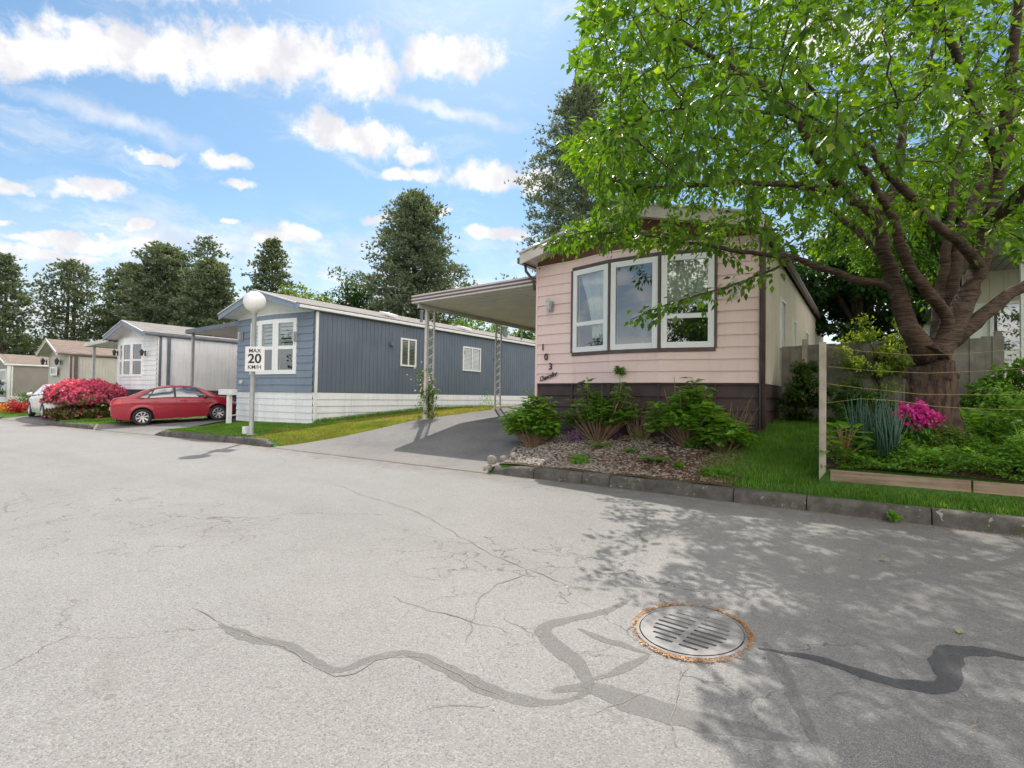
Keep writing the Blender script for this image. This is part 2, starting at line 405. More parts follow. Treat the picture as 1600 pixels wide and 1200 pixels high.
asphalt('driveway_asphalt', (.125, .12, .118), (.245, .235, .225), sc1=.75)
asphalt('sealed_crack', (.232, .224, .214), (.276, .267, .256), sc1=1.6)
asphalt('sealed_crack_dark', (.085, .085, .088), (.12, .12, .125), sc1=1.6)
def concrete(name, c, moss=.3):
    m, nt = newmat(name)
    pos = nt.n('ShaderNodeNewGeometry').outputs[0]
    a = nt.noise(pos, 5., 6., .65); b = nt.noise(pos, 60., 5., .7); c3 = nt.noise(pos, 11., 4.)
    col = nt.mix(nt.sstep(a, .3, .7), c, tuple(x*.5 for x in c))
    col = nt.mix(nt.m('MULTIPLY', nt.sstep(b, .45, .75), .5), col, tuple(x*.4 for x in c))
    col = nt.mix(nt.m('MULTIPLY', nt.sstep(c3, .56, .66), moss), col, (.07, .075, .03))
    col = nt.mix(nt.m('MULTIPLY', nt.sstep(nt.noise(pos, 17., 2.), .66, .7), .5), col, (.5, .5, .45))
    finish(nt, col, .92, nt.m('ADD', b, a), .7, .012, spec=.2)
    return m
concrete('kerb_concrete', (.165, .152, .135), .5)
concrete('stone_grey', (.40, .37, .33), .25)

# ---- metal / paint / others
def glassmat(name, tint=(.02, .03, .035), refl=.30, dark=True):
    m, nt = newmat(name)
    pos = nt.n('ShaderNodeNewGeometry').outputs[0]
    gl = nt.n('ShaderNodeBsdfGlossy', Roughness=.015); gl.inputs[0].default_value = (.95, .98, 1, 1)
    bmp = nt.n('ShaderNodeBump', Strength=.025, Distance=.05, Height=nt.noise(pos, 1.3, 1.)); nt.set(gl.inputs['Normal'], bmp)
    if dark: o2 = nt.n('ShaderNodeBsdfDiffuse'); o2.inputs[0].default_value = (*tint, 1)
    else: o2 = nt.n('ShaderNodeBsdfTransparent'); o2.inputs[0].default_value = (.85, .9, .88, 1)
    lw = nt.n('ShaderNodeLayerWeight', Blend=.25)
    f = nt.m('ADD', refl, nt.m('MULTIPLY', lw.outputs['Fresnel'], .8), clamp=True)
    mx = nt.n('ShaderNodeMixShader', i0=f); nt.set(mx.inputs[1], o2); nt.set(mx.inputs[2], gl)
    nt.set(nt.n('ShaderNodeOutputMaterial').inputs[0], mx)
    return m
GLASS = glassmat('window_glass', refl=.22, dark=False)
DGLASS = glassmat('dark_glass', (.03, .04, .045), .22)
def carpaint(name, c, coat=1.):
    m, nt = newmat(name)
    p = nt.n('ShaderNodeBsdfPrincipled', Roughness=.38, Metallic=.15)
    nt.set(p.inputs['Base Color'], c); p.inputs['Coat Weight'].default_value = coat; p.inputs['Coat Roughness'].default_value = .04
    nt.set(nt.n('ShaderNodeOutputMaterial').inputs[0], p); return m
def emis(name, c, s): 
    m, nt = newmat(name); p = nt.n('ShaderNodeBsdfPrincipled', Roughness=.3); nt.set(p.inputs['Base Color'], c)
    nt.set(nt.n('ShaderNodeOutputMaterial').inputs[0], p); return m
WHITE = M('white_paint', (.82, .82, .81), (.74, .75, .75), 3., .45, .1, streak=.1)
WHITES = M('white_siding', (.86, .87, .89), (.80, .81, .84), 2., .55, .15, streak=.22, dirt=.05)
PINK = M('pink_siding', (.88, .675, .635), (.835, .63, .59), 1.6, .6, .25, 40., streak=.16, dirt=.05)
FRAME = M('window_frame_white', (.90, .90, .90), (.86, .87, .88), 3., .4)
BROWN = M('brown_skirt_paint', (.075, .045, .045), (.045, .03, .031), 3., .7, .3, 40., streak=.25, dirt=.25)
BROWN2 = M('brown_trim', (.13, .085, .08), (.09, .06, .058), 5., .5, .1)
BGABLE = M('brown_gable', (.20, .085, .055), (.14, .06, .04), 3., .55, .1)
TANV = M('tan_side_siding', (.66, .60, .51), (.58, .52, .44), 1.4, .6, .15, streak=.3)
SOFFIT = M('soffit_cream', (.66, .59, .54), (.55, .49, .44), 3., .6, .1, streak=.2)
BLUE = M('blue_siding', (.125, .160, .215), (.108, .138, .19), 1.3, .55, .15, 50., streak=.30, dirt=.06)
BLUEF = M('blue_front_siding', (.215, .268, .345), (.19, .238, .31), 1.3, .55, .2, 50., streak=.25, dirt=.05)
BLUET = M('blue_fascia', (.24, .295, .38), (.20, .25, .33), 3., .5)
SLATE = M('slate_trim', (.14, .165, .20), (.11, .13, .16), 3., .5)
BEIGE = M('beige_siding', (.52, .49, .45), (.46, .43, .40), 1.5, .6, .1, streak=.15)
GREYS = M('greige_siding', (.30, .27, .25), (.26, .235, .215), 1.5, .6, .1)
DARKSK = M('dark_skirt', (.06, .065, .075), None, 3., .6)
ALU = M('aluminium_panel', (.62, .60, .55), (.55, .53, .49), 2., .45, streak=.15)
POSTM = M('cream_metal_post', (.66, .64, .60), (.55, .52, .48), 8., .5, dirt=.12)
MAROON = M('maroon_stripe', (.17, .10, .12), None, 3., .45)
GALV = M('galvanised_pole', (.50, .51, .53), (.42, .43, .45), 7., .42, metal=.35)
BLACK = M('black_paint', (.015, .015, .017), (.025, .025, .025), 8., .45)
RUBBER = M('tyre_rubber', (.018, .018, .019), None, 12., .8)
CURT = M('net_curtain', (.80, .82, .78), (.70, .73, .68), 9., .9)
ROOMD = M('dark_room', (.03, .032, .034), None, 1., .9)
BLIND = M('roller_blind', (.42, .55, .40), (.36, .48, .34), 2., .8)
BLINDW = M('blind_slats', (.66, .70, .68), (.55, .6, .58), 5., .7)
WOODB = M('bed_board_wood', (.30, .215, .14), (.21, .15, .10), 5., .85, .5, 90., streak=.2, dirt=.25)
_m = WOODB.node_tree; _nt = NT.__new__(NT); _nt.t = _m
_p = [x for x in _m.nodes if x.type == 'BSDF_PRINCIPLED'][0]; _c = _p.inputs['Base Color'].links[0].from_socket
_pos = _nt.n('ShaderNodeNewGeometry').outputs[0]; _mp = _nt.n('ShaderNodeMapping', Vector=_pos); _mp.inputs['Scale'].default_value = (1.5, 20, 38)
_g = _nt.sstep(_nt.noise(_mp.outputs[0], 1., 6., .65, dist=.6), .42, .62)
_k = _nt.sstep(_nt.n('ShaderNodeTexVoronoi', Vector=_pos, Scale=2.6).outputs[0], .07, .045)
_nt.set(_p.inputs['Base Color'], _nt.mix(_nt.m('MULTIPLY', _k, .8), _nt.mix(_nt.m('MULTIPLY', _g, .5), _c, (.42, .33, .24)), (.06, .035, .02)))
WOODP = M('post_wood', (.46, .40, .32), (.36, .31, .25), 9., .85, .4, 90., streak=.3)
WOODF = M('grey_fence_wood', (.25, .235, .21), (.17, .16, .14), 4., .9, .5, 80., streak=.5, dirt=.3)
STRING = M('yellow_string', (.42, .36, .12), None, 5., .7)
IRON = M('cast_iron_grey', (.29, .28, .275), (.21, .20, .195), 9., .6, .35, 120., metal=.1)
PIT = M('drain_dark', (.006, .006, .006), None, 1., 1.)
PLASTW = M('globe_plastic', (.86, .86, .86), (.82, .82, .83), 2., .3)
CHROME = M('alloy_metal', (.62, .62, .64), None, 9., .3, metal=.8)
def barkmat(name, c, c2, ring=True):
    m, nt = newmat(name)
    pos = nt.n('ShaderNodeNewGeometry').outputs[0]
    sx = nt.n('ShaderNodeSeparateXYZ', i0=pos)
    mp = nt.n('ShaderNodeMapping', Vector=pos); mp.inputs['Scale'].default_value = (7, 7, 64) if ring else (22, 22, 4)
    a = nt.noise(mp.outputs[0], 1., 5., .65)
    mp3 = nt.n('ShaderNodeMapping', Vector=pos); mp3.inputs['Scale'].default_value = (20, 20, 5)
    lowf = nt.noise(mp3.outputs[0], 1., 6., .7)
    low = nt.sstep(nt.m('ADD', sx.outputs[2], nt.m('MULTIPLY', nt.noise(pos, 6., 2.), .15)), 1.95, 1.75)
    if ring: a = nt.mix(low, a, lowf)
    col = nt.mix(nt.sstep(a, .36, .66), c, c2)
    col = nt.mix(nt.m('MULTIPLY', nt.sstep(nt.noise(pos, 5., 4.), .55, .75), .35), col, (.20, .17, .14))
    finish(nt, col, .8, a, .9, .014, spec=.3)
    return m
BARK = barkmat('cherry_bark', (.026, .016, .012), (.115, .072, .050))
BARKP = barkmat('conifer_bark', (.045, .032, .025), (.15, .11, .085), False)
TWIG = M('dry_twig', (.30, .20, .12), (.20, .13, .08), 20., .85)
TWIGG = M('green_stem', (.12, .18, .05), None, 20., .7)
def shingle(name, c):
    m, nt = newmat(name)
    pos = nt.n('ShaderNodeNewGeometry').outputs[0]
    sx = nt.n('ShaderNodeSeparateXYZ', i0=pos)
    cv = nt.n('ShaderNodeCombineXYZ', i0=sx.outputs[1], i1=nt.m('MULTIPLY', sx.outputs[0], 1.0), i2=0.).outputs[0]
    br = nt.n('ShaderNodeTexBrick', Vector=cv, Scale=1.); br.inputs['Color1'].default_value = (*c, 1); br.inputs['Color2'].default_value = (*[x*.7 for x in c], 1); br.inputs['Mortar'].default_value = (*[x*.35 for x in c], 1)
    br.inputs['Mortar Size'].default_value = .012; br.inputs['Brick Width'].default_value = .32; br.inputs['Row Height'].default_value = .14; br.offset = .5
    n1 = nt.noise(pos, 90., 3.); n2 = nt.noise(pos, 1.3, 5.)
    col = nt.mix(nt.m('MULTIPLY', n1, .6), br.outputs[0], tuple(x*.6 for x in c))
    col = nt.mix(nt.m('MULTIPLY', nt.sstep(n2, .45, .7), .4), col, tuple(x*.6 for x in c))
    finish(nt, col, .9, nt.m('ADD', n1, nt.m('MULTIPLY', br.outputs[1], -1.)), .6, .01, spec=.2)
    return m
ROOFG = shingle('grey_shingles', (.36, .335, .315)); ROOFB = shingle('brown_shingles', (.34, .27, .225))

# ------------------------------------------------------------------ SETTING
tag(sheet('ground', XS, YG, gz, MATS['lawn_ground'], -.004), kind='structure')
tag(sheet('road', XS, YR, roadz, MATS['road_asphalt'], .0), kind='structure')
def ribbon_between(name, LE, RE, mat, lift, ny=40, nx=30, clip=None):
    """driveway: strip between two edge polylines given as (y, x) tables"""
    def ev(T, y):
        for (a, xa), (b, xb) in zip(T, T[1:]):
            if y <= b: return lerp(xa, xb, max(0, (y-a)/(b-a)))
        return T[-1][1]
    y0, y1 = LE[0][0], LE[-1][0]
    V = []; idx = []
    for j in range(ny+1):
        t = j/ny; y = lerp(y0, y1, t**1.5)
        a, b = ev(LE, y), ev(RE, y)
        for i in range(nx+1):
            x = lerp(a, b, i/nx); V.append((x, y, gz(x, y) + lift if y > 6.445 else roadz(x, y)+.007))
    for j in range(ny):
        for i in range(nx): k = j*(nx+1)+i; idx += [k, k+1, k+nx+2, k+nx+1]
    o = raw_mesh(name, np.array(V), np.array(idx), 4, mat, smooth=True); tag(o, kind='structure'); return o
DA = MATS['driveway_asphalt']
ribbon_between('driveway', [(6.36, -10.5), (6.8, -10.1), (7.6, -9.6), (9.2, -9.02), (12, -8.98), (26, -8.98)], [(6.36, -4.75), (7.2, -4.95), (8.6, -5.5), (26, -5.5)], DA, .03, 70, 50)
ribbon_between('driveway', [(6.36, -20.6), (7.6, -22.1), (22, -22.3)], [(6.36, -16.2), (7.4, -16.9), (9., -17.5), (22, -17.5)], DA, .03, 60, 30)
ribbon_between('driveway', [(6.36, -31.3), (22, -31)], [(6.36, -25.35), (8.6, -27.2), (22, -27.7)], DA, .03, 60, 30)
# gravel and bark bed in front of the pink home
V = []; idx = []; nx, ny = 60, 30
for j in range(ny+1):
    y = lerp(6.5, 8.98, j/ny)
    a = lerp(-4.74, -4.95, (y-6.5)/.7) if y < 7.2 else lerp(-4.95, -5.55, (y-7.2)/1.5); b = -1.35 + .5*math.sin((y-6.5)*1.9)*.4 - (.5 if y > 8 else .25)*0 - .15*(y-6.5)
    for i in range(nx+1):
        x = lerp(a, b, i/nx); V.append((x, y, gz(x, y) + .02 + .01*math.sin(x*7)*math.sin(y*6)))
for j in range(ny):
    for i in range(nx): k = j*(nx+1)+i; idx += [k, k+1, k+nx+2, k+nx+1]
tag(raw_mesh('flower_bed_earth', np.array(V), np.array(idx), 4, MATS['bed_earth'], smooth=True), kind='structure')
V = []; idx = []
for j in range(21):
    y = lerp(6.9, 10.9, j/20)
    for i in range(41):
        x = lerp(-.42, 7.6, i/40); V.append((x, y, gz(x, y)+.02+.03*math.sin(x*3.1+y*2)*.5))
for j in range(20):
    for i in range(40): k = j*41+i; idx += [k, k+1, k+42, k+41]
tag(raw_mesh('raised_bed_earth', np.array(V), np.array(idx), 4, MATS['bed_earth'], smooth=True), kind='structure')

# kerbs: separate cast blocks in one strip per run
def kerb(cuts, taper=(False, False)):
    mb = MB()
    for k, (a, b) in enumerate(zip(cuts, cuts[1:])):
        a_, b_ = a+.006, b-.006; n = max(2, int((b_-a_)/.12)); jy = rnd.uniform(-.008, .008); jz = rnd.uniform(-.006, .006)
        prof = [(0, -.12), (.012, .10), (.03, .135), (.055, .15), (.15, .152), (.175, .14), (.18, -.12)]
        V = []
        for i in range(n+1):
            x = lerp(a_, b_, i/n); e = 1.
            if taper[0] and k == 0: e = min(1, .45+.55*(x-a_)/.35)
            if taper[1] and k == len(cuts)-2: e = min(1, .45+.55*(b_-x)/.35)
            for py, pz in prof:
                q = rnd.uniform(-.004, .004)
                V.append((x, 6.4+py+jy+q, roadz(x, 6.4)+(pz*e if pz > 0 else pz)+jz+rnd.uniform(-.003, .003)))
        m_ = len(prof)
        F_ = [(i*m_+j, (i+1)*m_+j, (i+1)*m_+j+1, i*m_+j+1) for i in range(n) for j in range(m_-1)]
        F_ += [tuple(range(m_)), tuple(n*m_+j for j in range(m_-1, -1, -1))]
        mb.add(V, F_)
    o = mb.build('kerb', MATS['kerb_concrete'], smooth=True, auto=50); tag(o, kind='structure'); return o
cu = [kx(u) for u in (772, 834, 909, 952, 1146, 1260, 1456)]
kerb([cu[0]] + cu[1:] + [cu[-1]+1.0*i for i in range(1, 12)], (True, False))
kerb([-16.15, -15.3, -14.4, -13.4, -12.5, -11.6, -10.6], (True, True))
kerb([-25.2, -24.3, -23.4, -22.5, -21.6, -20.75], (True, True))
kerb([-37.6, -36.6, -35.6, -34.6, -33.6, -32.6, -31.5], (True, True))
kerb([-52, -50, -48, -46, -44, -42.1], (True, True))

# sealed cracks: thin strips of bitumen on the road
def strip(name, px, w, mat, lift=.004, jitter=.015, thin=False):
    P = [at(u, v, z=-.09) for u, v in px]
    P = [Vector((p.x, p.y, 0)) for p in P]
    Q = []
    for i in range(len(P)-1):
        p0, p1, p2, p3 = P[max(i-1, 0)], P[i], P[i+1], P[min(i+2, len(P)-1)]
        k = max(2, int((p2-p1).length/.05))
        for j in range(k):
            t = j/k
            Q.append(.5*((2*p1)+(-p0+p2)*t+(2*p0-5*p1+4*p2-p3)*t*t+(-p0+3*p1-3*p2+p3)*t**3))
    Q.append(P[-1]); V = []; n = len(Q)
    if thin:
        wob = Vector((0, 0, 0)); Q2 = []
        for q in Q: wob = wob*.86+Vector((rnd.gauss(0, .011), rnd.gauss(0, .011), 0)); Q2.append(q+wob)
        Q = Q2
    for i, q in enumerate(Q):
        d = (Q[min(i+1, n-1)]-Q[max(i-1, 0)]); d = d.normalized() if d.length > 1e-6 else Vector((1, 0, 0)); s_ = Vector((-d.y, d.x, 0))
        e = min(1, i/6+.2, (n-1-i)/6+.2); ww = w*.5*e*(abs(math.sin(i*.37+len(px)))*.7+.25 if thin else .8+.25*math.sin(i*.21+w*90))
        for sg in (-1, 1):
            p = q + s_*sg*(ww+rnd.uniform(-jitter, jitter)*(ww/.05)); V.append((p.x, p.y, roadz(p.x, p.y)+lift*.45))
    idx = []
    for i in range(n-1): idx += [2*i, 2*i+1, 2*i+3, 2*i+2]
    o = raw_mesh(name, np.array(V), np.array(idx)[::-1], 4, mat); return tag(o, kind='structure')
SC = MATS['sealed_crack']; SD = MATS['sealed_crack_dark']
strip('road_crack_seal', [(343, 969), (394, 991), (450, 1003), (506, 1034), (534, 1040), (585, 1022), (630, 1014), (675, 1028), (731, 1056), (787, 1079), (832, 1090), (877, 1090), (905, 1082)], .085, SC)
strip('road_crack_seal', [(1185, 1010), (1270, 1025), (1350, 1050), (1425, 1068), (1465, 1072), (1484, 1060), (1474, 1036), (1482, 1023), (1500, 1019), (1550, 1021), (1600, 1032), (1660, 1040)], .115, SD, .006)
strip('road_crack_seal', [(1195, 1000), (1215, 1030), (1240, 1080), (1270, 1140), (1300, 1200)], .09, SC, .005)
strip('road_crack_seal', [(985, 935), (950, 950), (905, 962), (860, 972), (850, 990), (880, 1012), (900, 1030), (920, 1062), (900, 1085)], .11, SC, .0055)
strip('road_crack_seal', [(905, 978), (935, 992), (970, 1003), (1015, 1017)], .085, SC, .0065)
strip('road_crack_seal', [(1015, 1017), (985, 1035), (955, 1048), (925, 1056)], .08, SC, .007)
strip('road_crack_seal', [(862, 1075), (900, 1068), (950, 1075), (1025, 1105), (1090, 1120), (1160, 1135), (1250, 1150)], .14, SC, .0048)
CR = M('crack_dark', (.19, .172, .15), (.27, .245, .215), 30., .95)
for k, pl in enumerate(([(520, 760), (560, 775), (640, 800), (700, 828), (745, 856), (800, 880), (850, 900), (905, 925)], [(640, 1105), (700, 1092), (760, 1096)], [(1075, 1035), (1068, 1070), (1062, 1110), (1058, 1160)],
            [(620, 925), (690, 950), (740, 968), (800, 985)], [(735, 1000), (738, 960), (760, 915), (850, 890)], [(430, 735), (445, 724), (420, 715)], [(296, 940), (318, 955), (345, 970)], [(900, 1110), (940, 1095), (985, 1082), (1020, 1070)],
            [(1265, 1100), (1300, 1090), (1345, 1080)], [(343, 973), (394, 995), (450, 1007), (506, 1038), (534, 1045), (585, 1026), (630, 1018), (675, 1032), (731, 1062), (787, 1085)])):
    strip('road_crack', pl, .008, CR, .0075, .02, True)

# ------------------------------------------------------------------ wall builders
def offs(poly):
    n = len(poly); out = []
    for i in range(n):
        d0 = Vector(poly[i])-Vector(poly[i-1]) if i else Vector(poly[1])-Vector(poly[0])
        d1 = Vector(poly[i+1])-Vector(poly[i]) if i < n-1 else d0
        a = Vector((d0.y, -d0.x)).normalized(); b = Vector((d1.y, -d1.x)).normalized(); v = (a+b); v.normalize(); out.append(v/max(.5, v.dot(a)))
    return out
def lap(mb, poly, z0, z1, ex, th=.013, skip=None, zb=None):
    """horizontal lap siding on a plan polyline (outside on the right hand going along)"""
    O = offs(poly); n = max(1, round((z1-z0)/ex)); ex = (z1-z0)/n
    for c in range(n):
        a, b = z0+c*ex, z0+(c+1)*ex
        for i in range(len(poly)-1):
            A, B = Vector(poly[i]), Vector(poly[i+1])
            segs = [(a, b)]
            if skip and i in skip:
                s0, s1 = skip[i]; segs = []
                if a < s0: segs.append((a, min(b, s0)))
                if b > s1: segs.append((max(a, s1), b))
            for (u, v) in segs:
                tu, tv = th*(1-(u-a)/ex)+.002, th*(1-(v-a)/ex)+.002
                P = [A+O[i]*tu, B+O[i+1]*tu, B+O[i+1]*tv, A+O[i]*tv]; Z = [u, u, v, v]
                mb.add([(p.x, p.y, z) for p, z in zip(P, Z)], [(0, 1, 2, 3)])
                mb.add([(A.x, A.y, u), (B.x, B.y, u), (P[1].x, P[1].y, u), (P[0].x, P[0].y, u)], [(0, 1, 2, 3)])
def groove(mb, A, B, z0, z1, sp=.2, gw=.014, gd=.01, zf=None):
    A, B = Vector(A), Vector(B); L = (B-A).length; d = (B-A)/L; nrm = Vector((d.y, -d.x)); n = int(L/sp)
    pts = []
    for i in range(n):
        s0 = i*L/n; s1 = (i+1)*L/n; pts += [(s0, 0), (s1-gw, 0), (s1-gw*.8, -gd), (s1-gw*.2, -gd)]
    pts.append((L, 0))
    V = []
    for s_, o in pts:
        p = A+d*s_+nrm*o
        V += [(p.x, p.y, z0 if zf is None else zf(p.x, p.y)), (p.x, p.y, z1)]
    mb.add(V, [(2*i, 2*i+2, 2*i+3, 2*i+1) for i in range(len(pts)-1)])
def wframe(root, name, A, B, z0, z1, out=.03, fw=.055, mat=WHITE, pane=GLASS, sash=None, dep=.05, label=None, vbar=False):
    """rectangular window on the vertical plane from plan point A to B; > frame members in one mesh, pane child"""
    A, B = Vector(A), Vector(B); L = (B-A).length; d = (B-A)/L; n = Vector((d.y, -d.x))
    def P(s_, z, o): q = A+d*s_+n*o; return (q.x, q.y, z)
    mb = MB()
    def bar(s0, s1, a, b, o0, o1):
        mb.add([P(s0, a, o0), P(s1, a, o0), P(s1, a, o1), P(s0, a, o1), P(s0, b, o0), P(s1, b, o0), P(s1, b, o1), P(s0, b, o1)], [(0, 1, 2, 3), (7, 6, 5, 4), (0, 4, 5, 1), (1, 5, 6, 2), (2, 6, 7, 3), (3, 7, 4, 0)])
    o0, o1 = out-dep, out
    bar(0, fw, z0, z1, o0, o1); bar(L-fw, L, z0, z1, o0, o1); bar(fw, L-fw, z0, z0+fw, o0, o1); bar(fw, L-fw, z1-fw, z1, o0, o1)
    if sash: bar(fw, L-fw, z0+(z1-z0)*sash-fw*.4, z0+(z1-z0)*sash+fw*.4, o0, o1-.008)
    if vbar: bar(L/2-fw*.4, L/2+fw*.4, z0+fw, z1-fw, o0, o1-.008)
    w_ = mb.build('window', mat, root, bevel=.004)
    if label: w_['label'] = label
    pn = MB().add([P(fw, z0+fw, out-.03), P(L-fw, z0+fw, out-.03), P(L-fw, z1-fw, out-.03), P(fw, z1-fw, out-.03)], [(0, 1, 2, 3)]).build('pane', pane, w_)
    return w_, P, L
def curtain(par, P, s0, s1, z0, z1, o=-.10, gather=0., mat=CURT):
    mb = MB(); n = 40; rows = 8; V = []
    for r in range(rows+1):
        t = r/rows; z = lerp(z1, z0, t)
        for i in range(n+1):
            u = i/n
            g_ = gather*math.sin(t*PI/2)
            s_ = lerp(s0, s1, u*(1-abs(g_))+(g_ if g_ > 0 else 0))
            V.append(P(s_, z, o+.018*math.sin(u*34+t)+.01*math.sin(u*13)))
    mb.add(V, [(r*(n+1)+i, r*(n+1)+i+1, (r+1)*(n+1)+i+1, (r+1)*(n+1)+i) for r in range(rows) for i in range(n)])
    return mb.build('curtain', mat, par, smooth=True)
def roof(root, x0, x1, yf, yb, ztip, zpk, mat, fmat, smat, th=.05, fd=.2, zc=None, eave=None):
    """double-pitched roof with boxed front overhang"""
    xc = (x0+x1)/2 if zc is None else zc
    mb = MB()
    for (a, za, b, zb) in ((x0, ztip, xc, zpk), (xc, zpk, x1, ztip)):
        mb.add([(a, yf-.02, za), (b, yf-.02, zb), (b, yb, zb), (a, yb, za), (a, yf-.02, za-th*.5), (b, yf-.02, zb-th*.5), (b, yb, zb-th*.5), (a, yb, za-th*.5)],
               [(0, 1, 2, 3), (4, 7, 6, 5), (0, 4, 5, 1), (3, 2, 6, 7), (0, 3, 7, 4), (1, 5, 6, 2)])
    r = mb.build('roof', mat, root)
    f = MB()
    for (a, za, b, zb) in ((x0, ztip, xc, zpk), (xc, zpk, x1, ztip)):
        f.prism([(a, yf, za-.03), (b, yf, zb-.03), (b, yf, zb-.03-fd), (a, yf, za-.03-fd)], (0, .03, 0))
    f.build('fascia', fmat, root, bevel=.004)
    ed = MB()
    for (a, za, b, zb) in ((x0, ztip, xc, zpk), (xc, zpk, x1, ztip)):
        ed.prism([(a, yf-.035, za+.004), (b, yf-.035, zb+.004), (b, yf-.035, zb-.03), (a, yf-.035, za-.03)], (0, .05, 0))
    ed.build('drip_edge', M('drip_edge_metal', (.62, .62, .62), None, 5., .4), r)
    s_ = MB()
    for xs, sg in ((x0, 1), (x1, -1)):
        s_.box(min(xs, xs+sg*.03), max(xs, xs+sg*.03), yf+.03, yb, ztip-.03-(eave or .13), ztip-.03)
    e = s_.build('eave_board', fmat, root, bevel=.004)
    return r
def gable(root, x0, x1, y, zw, yf, ztip, zpk, fd, gmat, smat, xr0, xr1, dip=None):
    """gable infill above the front wall and the sloping soffit boards under the overhang"""
    xc = (xr0+xr1)/2; zo = .03+fd*.55
    def zr(x): return lerp(ztip, zpk, 1-abs(x-xc)/((xr1-xr0)/2))-zo
    MB().add([(x0, y, zw), (x1, y, zw), (x1, y, zr(x1)+.1), (xc, y, zr(xc)+.1), (x0, y, zr(x0)+.1)], [(0, 1, 2, 3, 4)]).build('gable', gmat, root)
    s_ = MB(); n = 24
    for i in range(n):
        a, b = lerp(xr0+.02, xr1-.02, i/n), lerp(xr0+.02, xr1-.02, (i+1)/n)
        a2, b2 = a+.006, b-.004
        s_.add([(a2, yf+.03, zr(a2)), (b2, yf+.03, zr(b2)), (b2, y+.1, zr(b2)), (a2, y+.1, zr(a2))], [(0, 3, 2, 1)])
        s_.add([(b2, yf+.03, zr(b2)), (b+.006, yf+.03, zr(b)+.012), (b+.006, y+.1, zr(b)+.012), (b2, y+.1, zr(b2))], [(0, 3, 2, 1)])
    s_.build('soffit', smat, root)
def text(par, body, size, loc, rot, mat, name, ext=.003, shear=0., bold=0., xs=1.):
    cu_ = bpy.data.curves.new(name, 'FONT'); cu_.body = body; cu_.size = size; cu_.extrude = ext; cu_.shear = shear; cu_.offset = bold; cu_.align_x = 'CENTER'; cu_.align_y = 'CENTER'
    tmp = bpy.data.objects.new('tmp', cu_); COL.objects.link(tmp)
    dg = bpy.context.evaluated_depsgraph_get(); me = bpy.data.meshes.new_from_object(tmp.evaluated_get(dg)); bpy.data.objects.remove(tmp)
    me.materials.clear(); me.materials.append(mat)
    o = bpy.data.objects.new(name, me); COL.objects.link(o); o.location = loc; o.rotation_euler = rot; o.scale = (xs, 1, 1)
    if par: o.parent = par
    return o

# ------------------------------------------------------------------ PINK HOME
PX0, PX1, PY, PB, PT = -5.54, -1.39, 9.0, 1.436, 3.764
pink = thing('mobile_home', 'pale pink mobile home with brown skirting and a three-panel bow window', 'mobile home', (0, 0, 0))
poly = [(PX0, PY), (-4.69, 8.92), (-3.83, 8.69), (-2.92, 8.67), (-2.06, 8.88), (PX1, PY)]
WZ0, WZ1 = 1.97, 3.62
mb = MB(); lap(mb, poly, PB, PT, .194, .024, {1: (WZ0, WZ1), 2: (WZ0, WZ1), 3: (WZ0, WZ1)}); mb.build('front_siding', PINK, pink)
mb = MB()
lap(mb, [(x, y+.03) for x, y in poly], .35, PB-.02, .215, .03)
mb.build('skirting', BROWN, pink)
mb = MB()
for (x, y) in poly: mb.box(x-.02, x+.02, y-.02, y+.05, .35, PB-.012)
mb.prism([(x, y-.014, PB-.03) for x, y in poly]+[(x, y+.03, PB-.03) for x, y in reversed(poly)], (0, 0, .022))
mb.build('skirting_trim', BROWN, pink)
mb = MB(); groove(mb, (PX1, PY+.02), (PX1, 22.3), PB, PT, .2); groove(mb, (PX0, 22.3), (PX0, PY+.02), .4, PT, .2)
mb.add([(PX1, 22.3, .3), (PX0, 22.3, .3), (PX0, 22.3, PT), (PX1, 22.3, PT)], [(0, 1, 2, 3)]); mb.build('side_siding', TANV, pink)
mb = MB(); lap(mb, [(PX1-.01, PY+.02), (PX1-.01, 22.3)], .35, PB-.01, .215, .026); mb.build('side_skirting', BROWN, pink)
MB().box(PX1-.035, PX1+.035, PY-.05, PY+.02, .55, PT+.03).build('corner_trim', BROWN2, pink, bevel=.005)
MB().box(PX0-.02, PX0+.03, PY-.03, PY+.01, .4, PT+.03).build('corner_trim', PINK, pink, bevel=.005)
RY = 8.50; RX0, RX1 = -5.66, -1.30
roof(pink, RX0, RX1, RY, 22.6, 3.98, 4.56, ROOFG, SOFFIT, SOFFIT, fd=.2)
gable(pink, PX0, PX1, 8.99, PT-.03, RY, 3.98, 4.56, .2, BGABLE, SOFFIT, RX0, RX1)
mb = MB()
mb.prism([(x, y-.02, PT) for x, y in poly]+[(x, y+.32, PT) for x, y in reversed(poly)], (0, 0, .025)); mb.build('top_trim', M('pink_trim', (.80, .68, .63), None, 4., .5), pink)
# side eaves, brown, with gutter and the drainpipe
mb = MB(); mb.box(RX1-.03, RX1+.03, RY+.1, 22.6, 3.74, 3.90); mb.build('gutter', BROWN2, pink, bevel=.01)
mb = MB(); mb.box(RX0-.07, RX0+.02, RY+.02, 22.6, 3.78, 3.9); mb.build('gutter', BROWN2, pink, bevel=.01)
mb = MB(); mb.tube([(RX0-.02, RY+.25, 3.8), (RX0-.02, RY+.27, 3.68), (PX0-.06, PY-.06, 3.5), (PX0-.06, PY-.02, 3.32)], .03, 8); mb.build('downspout', BROWN2, pink, smooth=True)
mb = MB(); mb.tube([(RX1-.02, RY+.3, 3.78), (PX1+.05, PY-.1, 3.6), (PX1+.03, PY-.075, 3.4), (PX1+.03, PY-.075, .72)], .033, 8); mb.build('downspout', BROWN2, pink, smooth=True)
